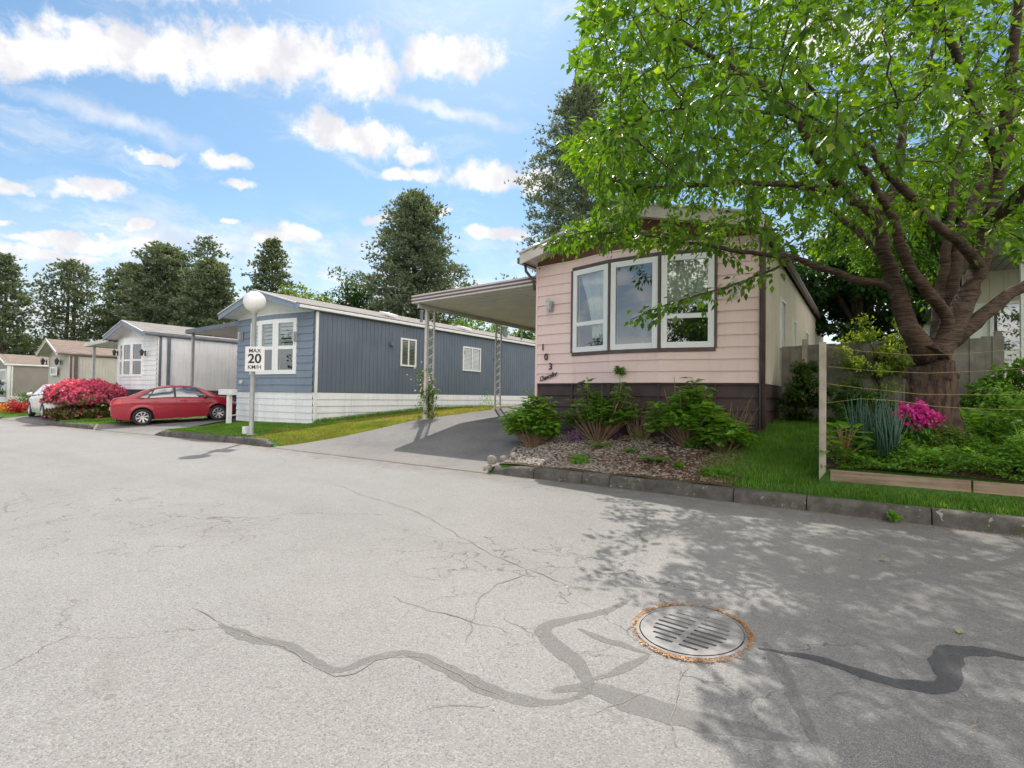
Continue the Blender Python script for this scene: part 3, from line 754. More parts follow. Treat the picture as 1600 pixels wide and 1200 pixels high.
# bow window: brown casing, three white units, glass, curtains, dark room
cas = MB()
O = offs(poly)
for i in (1, 2, 3):
    A, B = Vector(poly[i]), Vector(poly[i+1])
    for (a, b, o_) in ((WZ0-.02, WZ0+.04, .035), (WZ1-.04, WZ1+.02, .035)):
        P_ = [A, B, B+O[i+1]*o_, A+O[i]*o_]
        cas.add([(p.x, p.y, a) for p in P_]+[(p.x, p.y, b) for p in P_], [(0, 1, 2, 3), (7, 6, 5, 4), (0, 4, 5, 1), (1, 5, 6, 2), (2, 6, 7, 3), (3, 7, 4, 0)])
for i in (1, 2, 3, 4):
    p = Vector(poly[i]); q = p+O[i]*.02; cas.box(q.x-.02, q.x+.02, q.y-.03, q.y+.03, WZ0+.04, WZ1-.04)
casing = cas.build('window_casing', BROWN2, pink, bevel=.004)
for i in (1, 2, 3):
    A, B = Vector(poly[i]), Vector(poly[i+1]); d = (B-A).normalized()
    A2, B2 = A+d*.024, B-d*.024
    wn_, P_, L_ = wframe(pink, 'window', A2, B2, WZ0+.045, WZ1-.045, out=.034, fw=.098, mat=FRAME, sash=(.34 if i != 2 else None), dep=.09)
    if i == 1: curtain(wn_, P_, .06, L_-.05, WZ0+.3, WZ1-.1, gather=.45)
    if i == 3: curtain(wn_, P_, .06, L_-.05, WZ0+.75, WZ1-.1, gather=-.1)
mb = MB(); mb.add([(-4.9, 9.55, 1.6), (-1.9, 9.55, 1.6), (-1.9, 9.55, 3.75), (-4.9, 9.55, 3.75)], [(0, 1, 2, 3)])
mb.add([(-4.72, 9.0, 1.96), (-2.0, 9.0, 1.96), (-1.9, 9.55, 1.9), (-4.9, 9.55, 1.9)], [(0, 1, 2, 3)]); mb.build('room_backing', ROOMD, pink)
mb = MB(); mb.lathe([(0, 0), (.12, .01), (.03, .05), (.02, .2), (.12, .27), (.16, .36), (.15, .37), (.02, .3)], (-3.32, 9.0, 1.98), 16); mb.build('vase', M('vase_dark', (.05, .08, .10), None, 4., .3), pink, smooth=True)
# side windows
for (y0, y1, z0, z1) in ((10.95, 11.6, 2.15, 3.1), (12.9, 13.4, 2.15, 2.95), (15.5, 16.3, 2.2, 3.0)):
    wframe(pink, 'window', (PX1, y0), (PX1, y1), z0, z1, out=.035, fw=.05, pane=DGLASS, vbar=True)
# wall lamps either side
def wall_lamp(par, x, y, z, m1, k=1.):
    mb = MB(); mb.box(x-.035*k, x+.035*k, y-.02, y+.01, z-.08*k, z+.08*k); mb.tube([(x, y-.02, z+.02), (x, y-.09*k, z+.06*k), (x, y-.1*k, z+.1*k)], .01*k, 6)
    l = mb.build('wall_lamp', m1, par)
    s_ = MB(); s_.lathe([(.005, .13*k), (.055*k, .07*k), (.06*k, .06*k), (.04*k, -.06*k), (.015*k, -.09*k)], (x, y-.1*k, z), 6); s_.build('lantern', (M('dark_lantern', (.05, .05, .05), (.02, .02, .02), 30., .3) if m1 is BLACK else M('frosted_lantern', (.66, .67, .66), (.4, .4, .4), 30., .25)), l)
wall_lamp(pink, -5.17, 8.94, 2.95, GALV, 1.25); wall_lamp(pink, -1.75, 8.91, 2.93, WHITE, 1.25)
for ch, (u, v) in zip('103', ((848, 543), (853, 558), (860, 573))):
    p = at(u, v, y=8.93); text(pink, ch, .18, (p.x, 8.935, p.z), (PI/2, 0, -.09), BLACK, 'house_number', .006, bold=.003)
p = at(856, 589, y=8.93); text(pink, 'Chancellor', .135, (p.x, 8.93, p.z+.005), (PI/2, math.radians(-16), -.09), BLACK, 'name_lettering', .005, shear=.45, bold=.001, xs=.72)

# carport attached to it
cp = thing('carport', 'pale aluminium carport roof with brown striped edge beside the pink home', 'carport')
CX0, CX1, CY0, CY1, CZ = -9.02, -5.60, 8.95, 21.5, 3.37
mb = MB(); n = 34; V = []      # ribbed underside pans
k = 0
for i in range(int((CX1-CX0)/.1)):
    pass
yy = CY0+.03; pts = []
while yy < CY1-.02:
    pts += [(yy, 0), (yy+.13, 0), (yy+.14, .035), (yy+.17, .035)]; yy += .18
V = []
for (y, dz) in pts: V += [(CX0+.03, y, CZ-.02+dz), (CX1+.02, y, CZ+.06+dz)]
mb.add(V, [(2*i, 2*i+1, 2*i+3, 2*i+2) for i in range(len(pts)-1)])
mb.add([(CX0, CY0, CZ+.12), (CX1+.02, CY0, CZ+.2), (CX1+.02, CY1, CZ+.2), (CX0, CY1, CZ+.12)], [(0, 1, 2, 3)])
mb.build('roof_panel', ALU, cp)
mb = MB(); 
for a, b, m_, ex in ((0, .035, 0, .0), (.035, .075, 1, .004), (.075, .11, 0, .0), (.11, .15, 1, .004), (.15, .185, 0, 0.)):
    mb.cur = m_
    mb.prism([(CX0-.02, CY0-ex, CZ-.02+a), (CX1+.03, CY0-ex, CZ+.06+a), (CX1+.03, CY0-ex, CZ+.06+b), (CX0-.02, CY0-ex, CZ-.02+b)], (0, .035+ex, 0))
    mb.box(CX0-.025-ex, CX0+.01, CY0+.03, CY1, CZ-.02+a, CZ-.02+b)
mb.build('fascia', [ALU, MAROON], cp)
MB().box(CX0+.08, CX0+.14, CY0+.1, CY1, CZ-.12, CZ-.03).build('beam', ALU, cp)
def lattice_post(par, x, y, z0, z1, first=False):
    mb = MB()
    yb = y+.26
    for q, w_ in ((y, .075 if first else .04), (yb, .035)): mb.box(x-w_/2, x+w_/2, q-w_/2, q+w_/2, z0-.03, z1)
    n = int((z1-z0)/.40)
    for i in range(n):
        a, b = z0+.1+i*(z1-z0-.1)/n, z0+.1+(i+1)*(z1-z0-.1)/n; c = (a+b)/2
        pts = []
        for j in range(13):
            t = j/12; pts.append((x, lerp(y, yb, .5-.5*math.cos(t*2*PI*1)), lerp(a, b, t)))
        mb.tube(pts, .009, 5); mb.tube([(p[0], y+yb-p[1], p[2]) for p in pts], .009, 5)
    mb.box(x-.07, x+.07, y-.06, yb+.06, z0-.02, z0+.02)
    return mb.build('post', POSTM, par)
PXX = -9.03
for i, (y, f_) in enumerate(((9.42, True), (12.3, False), (15.6, False), (18.9, False))): lattice_post(cp, PXX+.06, y, gz(PXX, y)+.02, CZ-.03, f_)

# ------------------------------------------------------------------ other homes
def home(label, x0, x1, y0, L, zb, zt, ztip, zpk, fmat, smat, skm, roofm, fascm, gabm, vert=True, win=None, corner=WHITE, rx=.08, yov=.45, skz=-.2, down=None, bow=True, ex=.19, fr=(.2, .42, .68, .90), drop=None, front_vert=False, fd=.17):
    h = thing('mobile_home', label, 'mobile home')
    W_ = x1-x0
    pl = [(x0, y0), (x0+W_*fr[0], y0-.08), (x0+W_*fr[1], y0-.22), (x0+W_*fr[2], y0-.20), (x0+W_*fr[3], y0-.06), (x1, y0)] if bow else [(x0, y0), (x0+W_*.5, y0-.002), (x1, y0)]
    mb = MB()
    if front_vert:
        for a, b in zip(pl, pl[1:]): groove(mb, a, b, zb, zt, .2)
    else: lap(mb, pl, zb, zt, ex, .022, win['skip'] if win else None)
    mb.build('front_siding', fmat, h)
    mb = MB(); lap(mb, [(a, b+.02) for a, b in pl], skz, zb-.005, .19, .022); lap(mb, [(x1-.012, y0+.02), (x1-.012, y0+L)], skz, zb-.005, .19, .02)
    for (a, b) in pl[1:-1]: mb.box(a-.012, a+.012, b-.004, b+.03, skz, zb-.01)
    mb.build('skirting', skm, h)
    mb = MB()
    if vert: groove(mb, (x1, y0), (x1, y0+L), zb, zt, .16)
    else: lap(mb, [(x1, y0), (x1, y0+L)], zb, zt, .16, .012)
    mb.add([(x0, y0+L, skz), (x0, y0, skz), (x0, y0, zt), (x0, y0+L, zt)], [(0, 1, 2, 3)]); mb.add([(x1, y0+L, skz), (x0, y0+L, skz), (x0, y0+L, zt), (x1, y0+L, zt)], [(0, 1, 2, 3)])
    mb.build('side_siding', smat, h)
    mb = MB(); mb.box(x1-.02, x1+.025, y0+.06, y0+.15, skz, zt); mb.build('corner_trim', corner, h, bevel=.004)
    roof(h, x0-rx, x1+rx, y0-yov, y0+L+.2, ztip, zpk, roofm, fascm, fascm, fd=fd, eave=.12)
    gable(h, x0, x1, y0+.0, zt-.02, y0-yov, ztip, zpk, fd, gabm, gabm, x0-rx, x1+rx)
    mb = MB(); mb.prism([(a, b-.02, zt-.01) for a, b in pl]+[(x1, y0+.2, zt-.01), (x0, y0+.2, zt-.01)], (0, 0, .03)); mb.build('top_trim', gabm, h)
    g_ = MB(); g_.box(x1+rx-.01, x1+rx+.06, y0-yov+.08, y0+L, ztip-.13, ztip-.05); g_.build('gutter', corner, h, bevel=.01)
    return h, pl
BX0, BX1, BY = -17.52, -13.37, 9.33
BZ = 1.197
sk = {1: (1.72, 3.36), 2: (1.72, 3.36)}
sk = {1: (1.78, 3.36), 2: (1.78, 3.36), 3: (1.78, 3.36)}
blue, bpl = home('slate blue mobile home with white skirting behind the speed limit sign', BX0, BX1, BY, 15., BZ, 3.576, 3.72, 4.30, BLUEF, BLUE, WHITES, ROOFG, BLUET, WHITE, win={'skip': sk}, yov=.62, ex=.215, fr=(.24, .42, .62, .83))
# bow window with white casing
def bow_window(h, pl, z0, z1, ids, mat=FRAME, pane=GLASS, blind=None, y=0, fw=.10):
    for i in ids:
        A, B = Vector(pl[i]), Vector(pl[i+1]); d = (B-A).normalized()
        w_, P, L = wframe(h, 'window', A, B, z0, z1, out=.045, fw=fw, sash=.48, dep=.10, mat=mat, pane=pane)
        if blind:
            mb = MB(); zt_, zb_ = z1-fw, lerp(z0, z1, .5); k = 0; z = zt_
            while z > zb_: 
                a = max(zb_, z-.085); mb.add([P(fw, a, -.06), P(L-fw, a, -.06), P(L-fw, z, -.06), P(fw, z, -.06)], [(0, 1, 2, 3)]); z = a-.035
            mb.build('blind', blind[i % len(blind)], w_)
    a, b = pl[ids[0]], pl[ids[-1]+1]
    mb = MB(); mb.add([(a[0]-.1, y+.5, z0-.2), (b[0]+.1, y+.5, z0-.2), (b[0]+.1, y+.5, z1+.1), (a[0]-.1, y+.5, z1+.1)], [(0, 1, 2, 3)]); mb.build('room_backing', ROOMD, h)
bow_window(blue, bpl, 1.73, 3.41, (1, 2, 3), blind=[BLINDW, BLIND, BLINDW], y=BY, fw=.13)
for (y0, y1) in ((12.75, 13.5), (16.1, 17.25)):
    w_, P, L = wframe(blue, 'window', (BX1, y0), (BX1, y1), 2.15, 3.13, out=.04, fw=.06, pane=GLASS, vbar=True, dep=.04)
    MB().add([P(0.03, 2.17, -.012), P(L-.03, 2.17, -.012), P(L-.03, 3.11, -.012), P(.03, 3.11, -.012)], [(0, 1, 2, 3)]).build('backing', ROOMD, w_).location = (.014, 0, 0)
    mb = MB(); z = 2.22
    while z < 3.05: mb.add([P(.06, z, .006), P(L-.06, z, .006), P(L-.06, z+.03, .004), P(.06, z+.03, .004)], [(0, 1, 2, 3)]); z += .052
    mb.build('blind', BLINDW, w_)
MB().box(BX1, BX1+.09, 12.25, 12.38, 2.82, 2.94).build('vent_cover', SLATE, blue); MB().box(BX1, BX1+.08, 18.2, 18.32, 2.7, 2.8).build('vent_cover', SLATE, blue)
for (px_, z) in ((378, 2.9), (463, 2.9)):
    p = at(px_, 525, y=9.24); MB().box(p.x-.05, p.x+.05, p.y-.12, p.y+.02, p.z-.16, p.z+.12).build('wall_lamp', GALV, blue, bevel=.01)
mb = MB()
for y_, h_, r_ in ((14.6, .35, .06), (20.2, .38, .11), (21.6, .22, .05)): mb2 = MB(); mb2.lathe([(r_, -.2), (r_, h_), (r_*1.35, h_), (r_*1.35, h_+.05), (0, h_+.07)], (-14.2, y_, 4.0), 12); mb2.build('roof_vent', SLATE, blue, smooth=True, auto=40)
for y_ in (12.6, 16.8, 23.): MB().prism([(-14.3, y_, 4.03), (-14.3, y_+.4, 4.03), (-13.8, y_+.4, 3.9), (-13.8, y_, 3.9)], (0, 0, .08)).build('roof_vent', WHITE, blue)
text(blue, '104', .17, (at(375, 597, y=9.24).x, 9.26, at(375, 597, y=9.24).z), (PI/2, 0, -.1), WHITE, 'house_number', .005, bold=.003)
def awning(par_label, x0, x1, y0, y1, z, posts, label):
    c = thing('carport', label, 'carport')
    mb = MB(); V = []; pts = []; yy = y0+.03
    while yy < y1: pts += [(yy, 0), (yy+.13, 0), (yy+.14, .035), (yy+.17, .035)]; yy += .18
    for (y, dz) in pts: V += [(x0+.02, y, z+dz), (x1, y, z+.1+dz)]
    mb.add(V, [(2*i, 2*i+1, 2*i+3, 2*i+2) for i in range(len(pts)-1)]); mb.add([(x0, y0, z+.12), (x1, y0, z+.22), (x1, y1, z+.22), (x0, y1, z+.12)], [(0, 1, 2, 3)])
    mb.build('roof_panel', ALU, c)
    mb = MB(); mb.prism([(x0-.02, y0, z-.02), (x1, y0, z+.08), (x1, y0, z+.24), (x0-.02, y0, z+.14)], (0, .04, 0)); mb.box(x0-.03, x0+.01, y0+.04, y1, z-.02, z+.14); mb.build('fascia', SLATE if 'blue' in label else ALU, c)
    for (x, y) in posts: MB().box(x-.045, x+.045, y-.045, y+.045, gz(x, y)-.05, z+.02).build('post', GALV, c)
awning('', -22.2, BX0, 9.75, 21., 3.45, ((-22.0, 9.95), (-22.0, 13.5), (-22.0, 17.)), 'grey flat carport roof on the left side of the blue home')
wt, wpl = home('white mobile home with slate grey fascia behind the red car', -27.7, -23.75, 9.4, 14., 1.22, 3.40, 3.52, 4.10, WHITES, WHITES, DARKSK, ROOFG, BLUET, WHITE, win={'skip': {2: (1.75, 3.2), 1: (1.75, 3.2), 3: (1.75, 3.2)}}, corner=SLATE, yov=.55, ex=.2, fr=(.13, .32, .53, .72))
bow_window(wt, wpl, 1.75, 3.2, (1, 2, 3), y=9.4, blind=None, fw=.1)
for px_ in (184, 227):
    p = at(px_, 552, y=9.25); wall_lamp(wt, p.x, p.y, p.z, BLACK, 1.3)
MB().box(-23.76, -23.66, 9.75, 9.85, 1.0, 3.4).build('downspout', SLATE, wt)
MB().box(-23.76, -23.70, 14.5, 14.56, 1.0, 3.4).build('batten', SLATE, wt)
MB().prism([(-24.9, 12., 4.0), (-24.9, 12.5, 4.0), (-24.4, 12.5, 3.85), (-24.4, 12., 3.85)], (0, 0, .1)).build('roof_vent', BROWN2, wt)
awning('', -30.5, -27.7, 9.0, 18., 3.22, ((-30.2, 9.3), (-30.2, 12.8)), 'pale flat carport roof on the left side of the white home')
bg_, gpl = home('beige mobile home with brown shingle roof and black lanterns', -41.4, -37.9, 10.5, 13., 1.1, 3.1, 3.28, 4.12, BEIGE, BEIGE, BEIGE, ROOFB, SOFFIT, BEIGE, corner=BROWN2, bow=True, front_vert=True, yov=.6, fd=.14)
for px_ in (73, 95):
    p = at(px_, 566, y=10.3); wall_lamp(bg_, p.x, p.y, p.z, BLACK, 1.9)
for (u0, u1, v0, v1) in ((80, 90, 573, 587),):
    a, b = at(u0, v1, y=10.22), at(u1, v0, y=10.22); wframe(bg_, 'window', (a.x, 10.22), (b.x, 10.22), a.z, b.z, out=.06, fw=.1, pane=DGLASS)
MB().box(-37.92, -37.8, 10.75, 10.9, .6, 3.1).build('downspout', BROWN2, bg_)
fg, fpl = home('grey lap-sided mobile home with white corner trim at the far left', -51.3, -47.2, 10.0, 14., .62, 2.78, 2.86, 3.55, GREYS, GREYS, WHITE, ROOFB, WHITE, GREYS, corner=WHITE, vert=False, bow=False, yov=.3, fd=.1)
MB().box(-47.3, -47.14, 9.86, 10.02, .4, 2.8).build('corner_trim', WHITE, fg)
wframe(fg, 'window', (-49.3, 9.98), (-47.8, 9.98), .95, 2.5, out=.06, fw=.12, pane=DGLASS, sash=.5)
MB().box(-47.2, -47.12, 10., 24., .25, .66).build('base_trim', WHITE, fg)

# neighbour on the right
nb = thing('mobile_home', 'tan and white neighbouring home with porch seen behind the cherry tree', 'mobile home')
mb = MB(); groove(mb, (1.5, 13.4), (8, 13.4), .9, 3.1, .16); mb.build('front_siding', WHITES, nb)
mb = MB(); groove(mb, (1.5, 13.39), (8, 13.39), 3.1, 3.7, .2); mb.build('upper_siding', TANV, nb)
mb = MB(); mb.add([(8, 13.4, .9), (8, 24, .9), (1.5, 24, .9), (1.5, 13.4, .9), (8, 13.4, 3.7), (8, 24, 3.7), (1.5, 24, 3.7), (1.5, 13.4, 3.7)], [(0, 1, 5, 4), (1, 2, 6, 5), (2, 3, 7, 6)]); mb.build('side_siding', TANV, nb)
for a, b in ((1.9, 2.5), (2.55, 3.6), (3.7, 4.8)): wframe(nb, 'window', (a, 13.4), (b, 13.4), 2.0, 3.1, out=.05, fw=.06, pane=DGLASS)
mb = MB(); mb.prism([(1.35, 12.0, 3.7), (8.3, 12.0, 3.7), (8.3, 12.0, 3.85), (1.35, 12.0, 3.85)], (0, 12.5, 0)); mb.prism([(1.35, 12.0, 3.85), (8.3, 12., 3.85), (4.8, 12., 4.7)], (0, 12.5, 0)); mb.build('roof', ROOFG, nb)
mb = MB()
for x in (2.15, 4.2): mb2 = MB(); mb2.box(x-.06, x+.06, 11.95, 12.07, .9, 3.7); mb2.build('porch_post', WHITE, nb)
mb.box(1.8, 7., 11.98, 12.04, 2.0, 2.06); mb.box(1.8, 7., 11.98, 12.04, 1.35, 1.4)
for i in range(40): mb.box(1.85+i*.13, 1.88+i*.13, 11.995, 12.025, 1.4, 2.0)
mb.build('railing', WHITE, nb); MB().box(1.7, 7., 11.9, 13.4, 1.2, 1.35).build('porch_deck', WHITE, nb)

# ------------------------------------------------------------------ lamp, sign
lp = thing('street_lamp', 'grey pole street lamp topped by a round white globe', 'street lamp', (-12.03, 6.78, gz(-12.03, 6.78)))
mb = MB(); mb.lathe([(.075, -.1), (.075, .02), (.055, .03), (.052, 2.85), (.06, 2.86), (.08, 2.9), (.08, 2.93), (0, 2.93)], (0, 0, 0), 16); mb.build('pole', GALV, lp, smooth=True, auto=40)
mb = MB(); mb.lathe([(.12, -.02), (.12, .03), (.06, .04)], (0, 0, 0), 12); mb.build('base_collar', GALV, lp)
mb = MB(); R_ = .248
mb.lathe([(max(.0, R_*math.sin(t*PI/20)), -R_*math.cos(t*PI/20)) for t in range(21)], (0, 0, 2.93+R_-.02), 32); mb.build('globe', PLASTW, lp, smooth=True)
MB().box(-.3, -.16, -.06, .06, .02, .2).build('junction_box', WHITE, lp, bevel=.01)
p = at(397, 561, y=6.7)
sg = thing('speed_sign', 'white speed limit sign reading MAX 20 KM/H on the lamp pole', 'sign', (p.x+.02, 6.705, p.z), math.radians(26))
MB().box(-.245, .245, -.003, .006, -.29, .29).build('plate', M('sign_white', (.84, .84, .83), None, 6., .35), sg, bevel=.002)
for b_, s_, z, bo in (('MAX', .125, .19, .0015), ('20', .30, .0, .007), ('KM/H', .125, -.19, .0015)): text(sg, b_, s_, (0, -.0055, z), (PI/2, 0, 0), BLACK, 'lettering', .001, bold=bo, xs=1.15)
mb = MB()
for z in (.22, -.22): mb.box(-.07, .07, .006, .10, z-.02, z+.02)
mb.build('bracket', GALV, sg)
# white post with box by the blue home
pb = thing('mailbox', 'white box on a white post standing in front of the red car', 'mailbox', (-16.75, 8.7, gz(-16.75, 8.7)))
mb = MB(); mb.box(-.06, .06, -.06, .06, 0, .92); mb.build('post', WHITE, pb, bevel=.006)
mb = MB(); mb.box(-.5, .28, -.1, .1, .90, 1.08); mb.build('box', WHITE, pb, bevel=.01)
ub = at(382, 662, y=7.6)

# ------------------------------------------------------------------ manhole
mc = at(1080, 985, z=-.1); mh = thing('drain_grate', 'round slotted storm drain grate set in the road', 'drain grate', (mc.x, mc.y, roadz(mc.x, mc.y)+.009), math.radians(-5)); mh.scale = (.78, .93, 1)
mb = MB(); Rr = .335
mb.lathe([(Rr+.035, -.02), (Rr+.03, -.001), (Rr+.008, -.001), (Rr+.006, -.03)], (0, 0, 0), 64); mb.build('rim', IRON, mh, smooth=True, auto=30)
# plate as rows of bars with slots left open between them
mb = MB(); y = -.30
slots = []
for i in range(9): slots.append((-.232+i*.058, .023))
ys = sorted([a for s_ in slots for a in (s_[0]-s_[1]/2, s_[0]+s_[1]/2)])
edges = [-Rr]+ys+[Rr]
def ch(y): return math.sqrt(max(0, Rr*Rr-y*y))
for i, (a, b) in enumerate(zip(edges, edges[1:])):
    slot = i % 2 == 1
    m_ = 6 if not slot else 1
    for j in range(m_):
        p_, q_ = lerp(a, b, j/m_), lerp(a, b, (j+1)/m_)
        if not slot: mb.add([(-ch(p_), p_, 0), (ch(p_), p_, 0), (ch(q_), q_, 0), (-ch(q_), q_, 0)], [(0, 1, 2, 3)])
        else:
            h_ = min(ch(p_), ch(q_))-.075; h_ *= .93
            for sg_ in (-1, 1):
                o1 = [(sg_*ch(p_), p_, 0), (sg_*h_, p_, 0), (sg_*h_, q_, 0), (sg_*ch(q_), q_, 0)]
                mb.add(o1 if sg_ < 0 else o1[::-1], [(0, 1, 2, 3)])
            mb.add([(-.022, p_, 0), (.022, p_, 0), (.022, q_, 0), (-.022, q_, 0)], [(0, 1, 2, 3)])
            for (xa, xb) in ((-h_, -.022), (.022, h_)):
                mb.add([(xa, p_, 0), (xb, p_, 0), (xb, p_, -.05), (xa, p_, -.05)], [(0, 1, 2, 3)]); mb.add([(xa, q_, 0), (xb, q_, 0), (xb, q_, -.05), (xa, q_, -.05)], [(3, 2, 1, 0)])
mb.build('grate_plate', IRON, mh)
MB().lathe([(0, -.0085), (Rr+.006, -.0085)], (0, 0, 0), 48).build('pit', PIT, mh)
# fallen petals and bud scales around the rim and on the road: uncountable litter
n = 1900; g_ = np.random.default_rng(3); th = g_.random(n)*2*PI; rr = .372+np.abs(g_.normal(size=n))*.012
th2 = g_.random(n); keep = (.25+.75*(np.sin(th*1.5+.6)**2)) > th2*.8; th, rr = th[keep], rr[keep]
LX = mc.x+.78*rr*np.cos(th); LY = mc.y+.93*rr*np.sin(th)
ex_ = g_.random(420); px_ = g_.uniform(.15, 1, 420)
RXp = np.concatenate([LX, g_.uniform(-5.2, 2.5, 900), g_.uniform(-3, 2.5, 350), g_.uniform(-5.2, -4.6, 160)]); RYp = np.concatenate([LY, 6.38-np.abs(g_.normal(size=900))*.07, g_.uniform(1.5, 6.3, 350), g_.uniform(6.2, 6.7, 160)])
P = np.array([(x, y, roadz(x, y)+.010) for x, y in zip(RXp, RYp)]); n = len(P)
D = np.stack([g_.normal(size=n), g_.normal(size=n), g_.normal(size=n)*.15], 1); N = np.stack([g_.normal(size=n)*.3, g_.normal(size=n)*.3, np.ones(n)], 1)
tag(leaf_mesh('fallen_petals', P, D, N, g_.uniform(.008, .02, n), g_.uniform(.004, .010, n), leafmat('petal_litter', (.40, .19, .07), (.62, .38, .2), .1), fold=.1), 'orange brown fallen petals scattered on the road and around the drain', 'fallen petals', kind='stuff')
for u, v in ((1370, 879), (1497, 987)):
    p = at(u, v, z=-.06); D = np.array([[1., .1, .1]]); 
    tag(leaf_mesh('fallen_leaf', np.array([[p.x, p.y, roadz(p.x, p.y)+.012]]), D if u < 1400 else np.array([[.3, 1., .1]]), np.array([[0, 0, 1.]]), .075, .035, leafmat('fallen_leaf_green', (.35, .45, .12), (.5, .6, .2), .2)), 'green cherry leaf lying on the shaded road ' + ('nearer the kerb' if u < 1400 else 'nearer the black tar seam'), 'leaf', 'leaves lying on the road')

# ------------------------------------------------------------------ CARS
def pw(T, y):
    if y <= T[0][0]: return T[0][1]
    for (a, za), (b, zb) in zip(T, T[1:]):
        if y <= b: t = (y-a)/(b-a); return lerp(za, zb, t)
    return T[-1][1]
def sm(T, y, h=.05): return (pw(T, y-h)+2*pw(T, y)+pw(T, y+h))/4
HW = [(-2.16, .60), (-2.08, .74), (-1.9, .82), (-1.5, .855), (-.8, .86), (.6, .86), (1.3, .85), (1.75, .80), (2.0, .70), (2.14, .56), (2.2, .42)]
SH = [(-2.16, .86), (-2.05, .97), (-1.6, 1.0), (-1., .985), (0, .94), (.9, .90), (1.4, .86), (1.8, .78), (2.05, .68), (2.2, .56)]
DK = [(-2.16, .88), (-2.10, 1.02), (-1.95, 1.075), (-1.5, 1.10), (-1., 1.0), (.9, 1.0), (1.2, 1.0), (1.5, .955), (1.85, .865), (2.08, .76), (2.2, .60)]
RF = [(-1.72, 1.06), (-1.35, 1.20), (-1.0, 1.33), (-.65, 1.425), (-.25, 1.465), (.1, 1.46), (.4, 1.42), (.62, 1.355), (.95, 1.2), (1.32, .995)]
BT = [(-2.16, .42), (-2.05, .28), (-1.6, .21), (1.6, .2), (2.1, .24), (2.2, .34)]
AX = (-1.22, 1.27)
def car(name, label, paint, loc, heading, scale, tilt=0., roll_=0.):
    root = thing(name, label, 'car', loc); root.rotation_euler = (tilt, roll_, heading-PI/2); root.scale = (scale,)*3
    dark = M('car_underside', (.012, .012, .013), None, 5., .9)
    ys = [-2.16+4.36*i/109 for i in range(110)]
    def zb(y):
        b = sm(BT, y)
        for a in AX:
            if abs(y-a) < .37: b = max(b, .30+math.sqrt(max(0, .37**2-(y-a)**2)))
        return b
    def side(y, z):
        w = sm(HW, y); s = sm(SH, y); t = (z-.2)/(s-.2)
        if t < 1: k = 1-.075*(1-t)**2-.055*max(0, t-.35)**1.4 + .012*math.exp(-((t-.82)/.07)**2)
        else: k = .93
        for a in AX:
            r = math.hypot(y-a, z-.3)
            if .34 < r < .46: k += .014*(1-abs(r-.40)/.06)
        return w*k
    V = []; K = 12
    for y in ys:
        a, s, d = zb(y), sm(SH, y), sm(DK, y)
        a = min(a, s-.02)
        row = [(side(y, lerp(a, s, j/K)), y, lerp(a, s, j/K)) for j in range(K+1)]
        w = row[-1][0]
        row += [(w*.975, y, lerp(s, d, .45)), (w*.90, y, lerp(s, d, .75)), (w*.6, y, lerp(s, d, .93)), (w*.3, y, d-.002), (0, y, d)]
        row = [(row[0][0]-.05, y, a)] + row
        V += [(-x, yy, z) for x, yy, z in row] + [(x, yy, z) for x, yy, z in reversed(row[:-1])]
    m_ = len(V)//len(ys)
    F_ = [(i*m_+j, i*m_+j+1, (i+1)*m_+j+1, (i+1)*m_+j) for i in range(len(ys)-1) for j in range(m_-1)]
    F_ += [tuple(range(m_-1, -1, -1)), tuple((len(ys)-1)*m_+j for j in range(m_))]
    MB().add(V, F_).build('body', paint, root, smooth=True, auto=48)
    MB().box(-.74, .74, -2.0, 2.0, .2, .62).build('underbody', dark, root)
    mb = MB()
    for a in AX:
        for sx_ in (-1, 1):
            pr_ = [(a+.375*math.cos(t*PI/12), .30+.375*math.sin(t*PI/12)) for t in range(13)]
            mb.add([(sx_*.55, p[0], p[1]) for p in pr_]+[(sx_*.80, p[0], p[1]) for p in pr_], [(i, i+1, 14+i, 13+i) for i in range(12)])
    mb.build('wheel_arch', dark, root)
    # greenhouse
    gy = [-1.72+3.04*i/60 for i in range(61)]
    def gp(y, v, sd_=1, off=0.):
        zr = sm(RF, y, .04); zl = sm(DK, y)-.03; zl = min(zl, sm(SH, y)+.02, zr-.001); w = sm(HW, y)
        wb = w*.925; f = min(1, max(0, (zr-zl)/.48)); 
        tz = zl+(zr-zl)*[0, .25, .5, .75, .9, .97, 1.0, 1.0][0] if False else None
        # v 0..1 belt -> roof rail, 1..2 roof rail -> centre
        if v <= 1:
            z = lerp(zl, zr-.035*f, v); x = lerp(wb, wb-(.245*f), v**1.25)
            return (sd_*(x+off), y, z+off*.35)
        t = v-1; x0_ = wb-.245*f; x = x0_*(1-t); z = zr-.035*f*(1-min(1, t*2.2))**2
        return (sd_*x, y, z+off)
    vs = [0, .2, .4, .6, .8, .93, 1.0, 1.05, 1.12, 1.25, 1.5, 1.75, 2.]
    V = []
    for y in gy: V += [gp(y, v, -1) for v in vs] + [gp(y, v, 1) for v in reversed(vs[:-1])]
    m_ = len(V)//len(gy); F_ = [(i*m_+j, i*m_+j+1, (i+1)*m_+j+1, (i+1)*m_+j) for i in range(len(gy)-1) for j in range(m_-1)]
    MB().add(V, F_).build('roof', paint, root, smooth=True, auto=60)
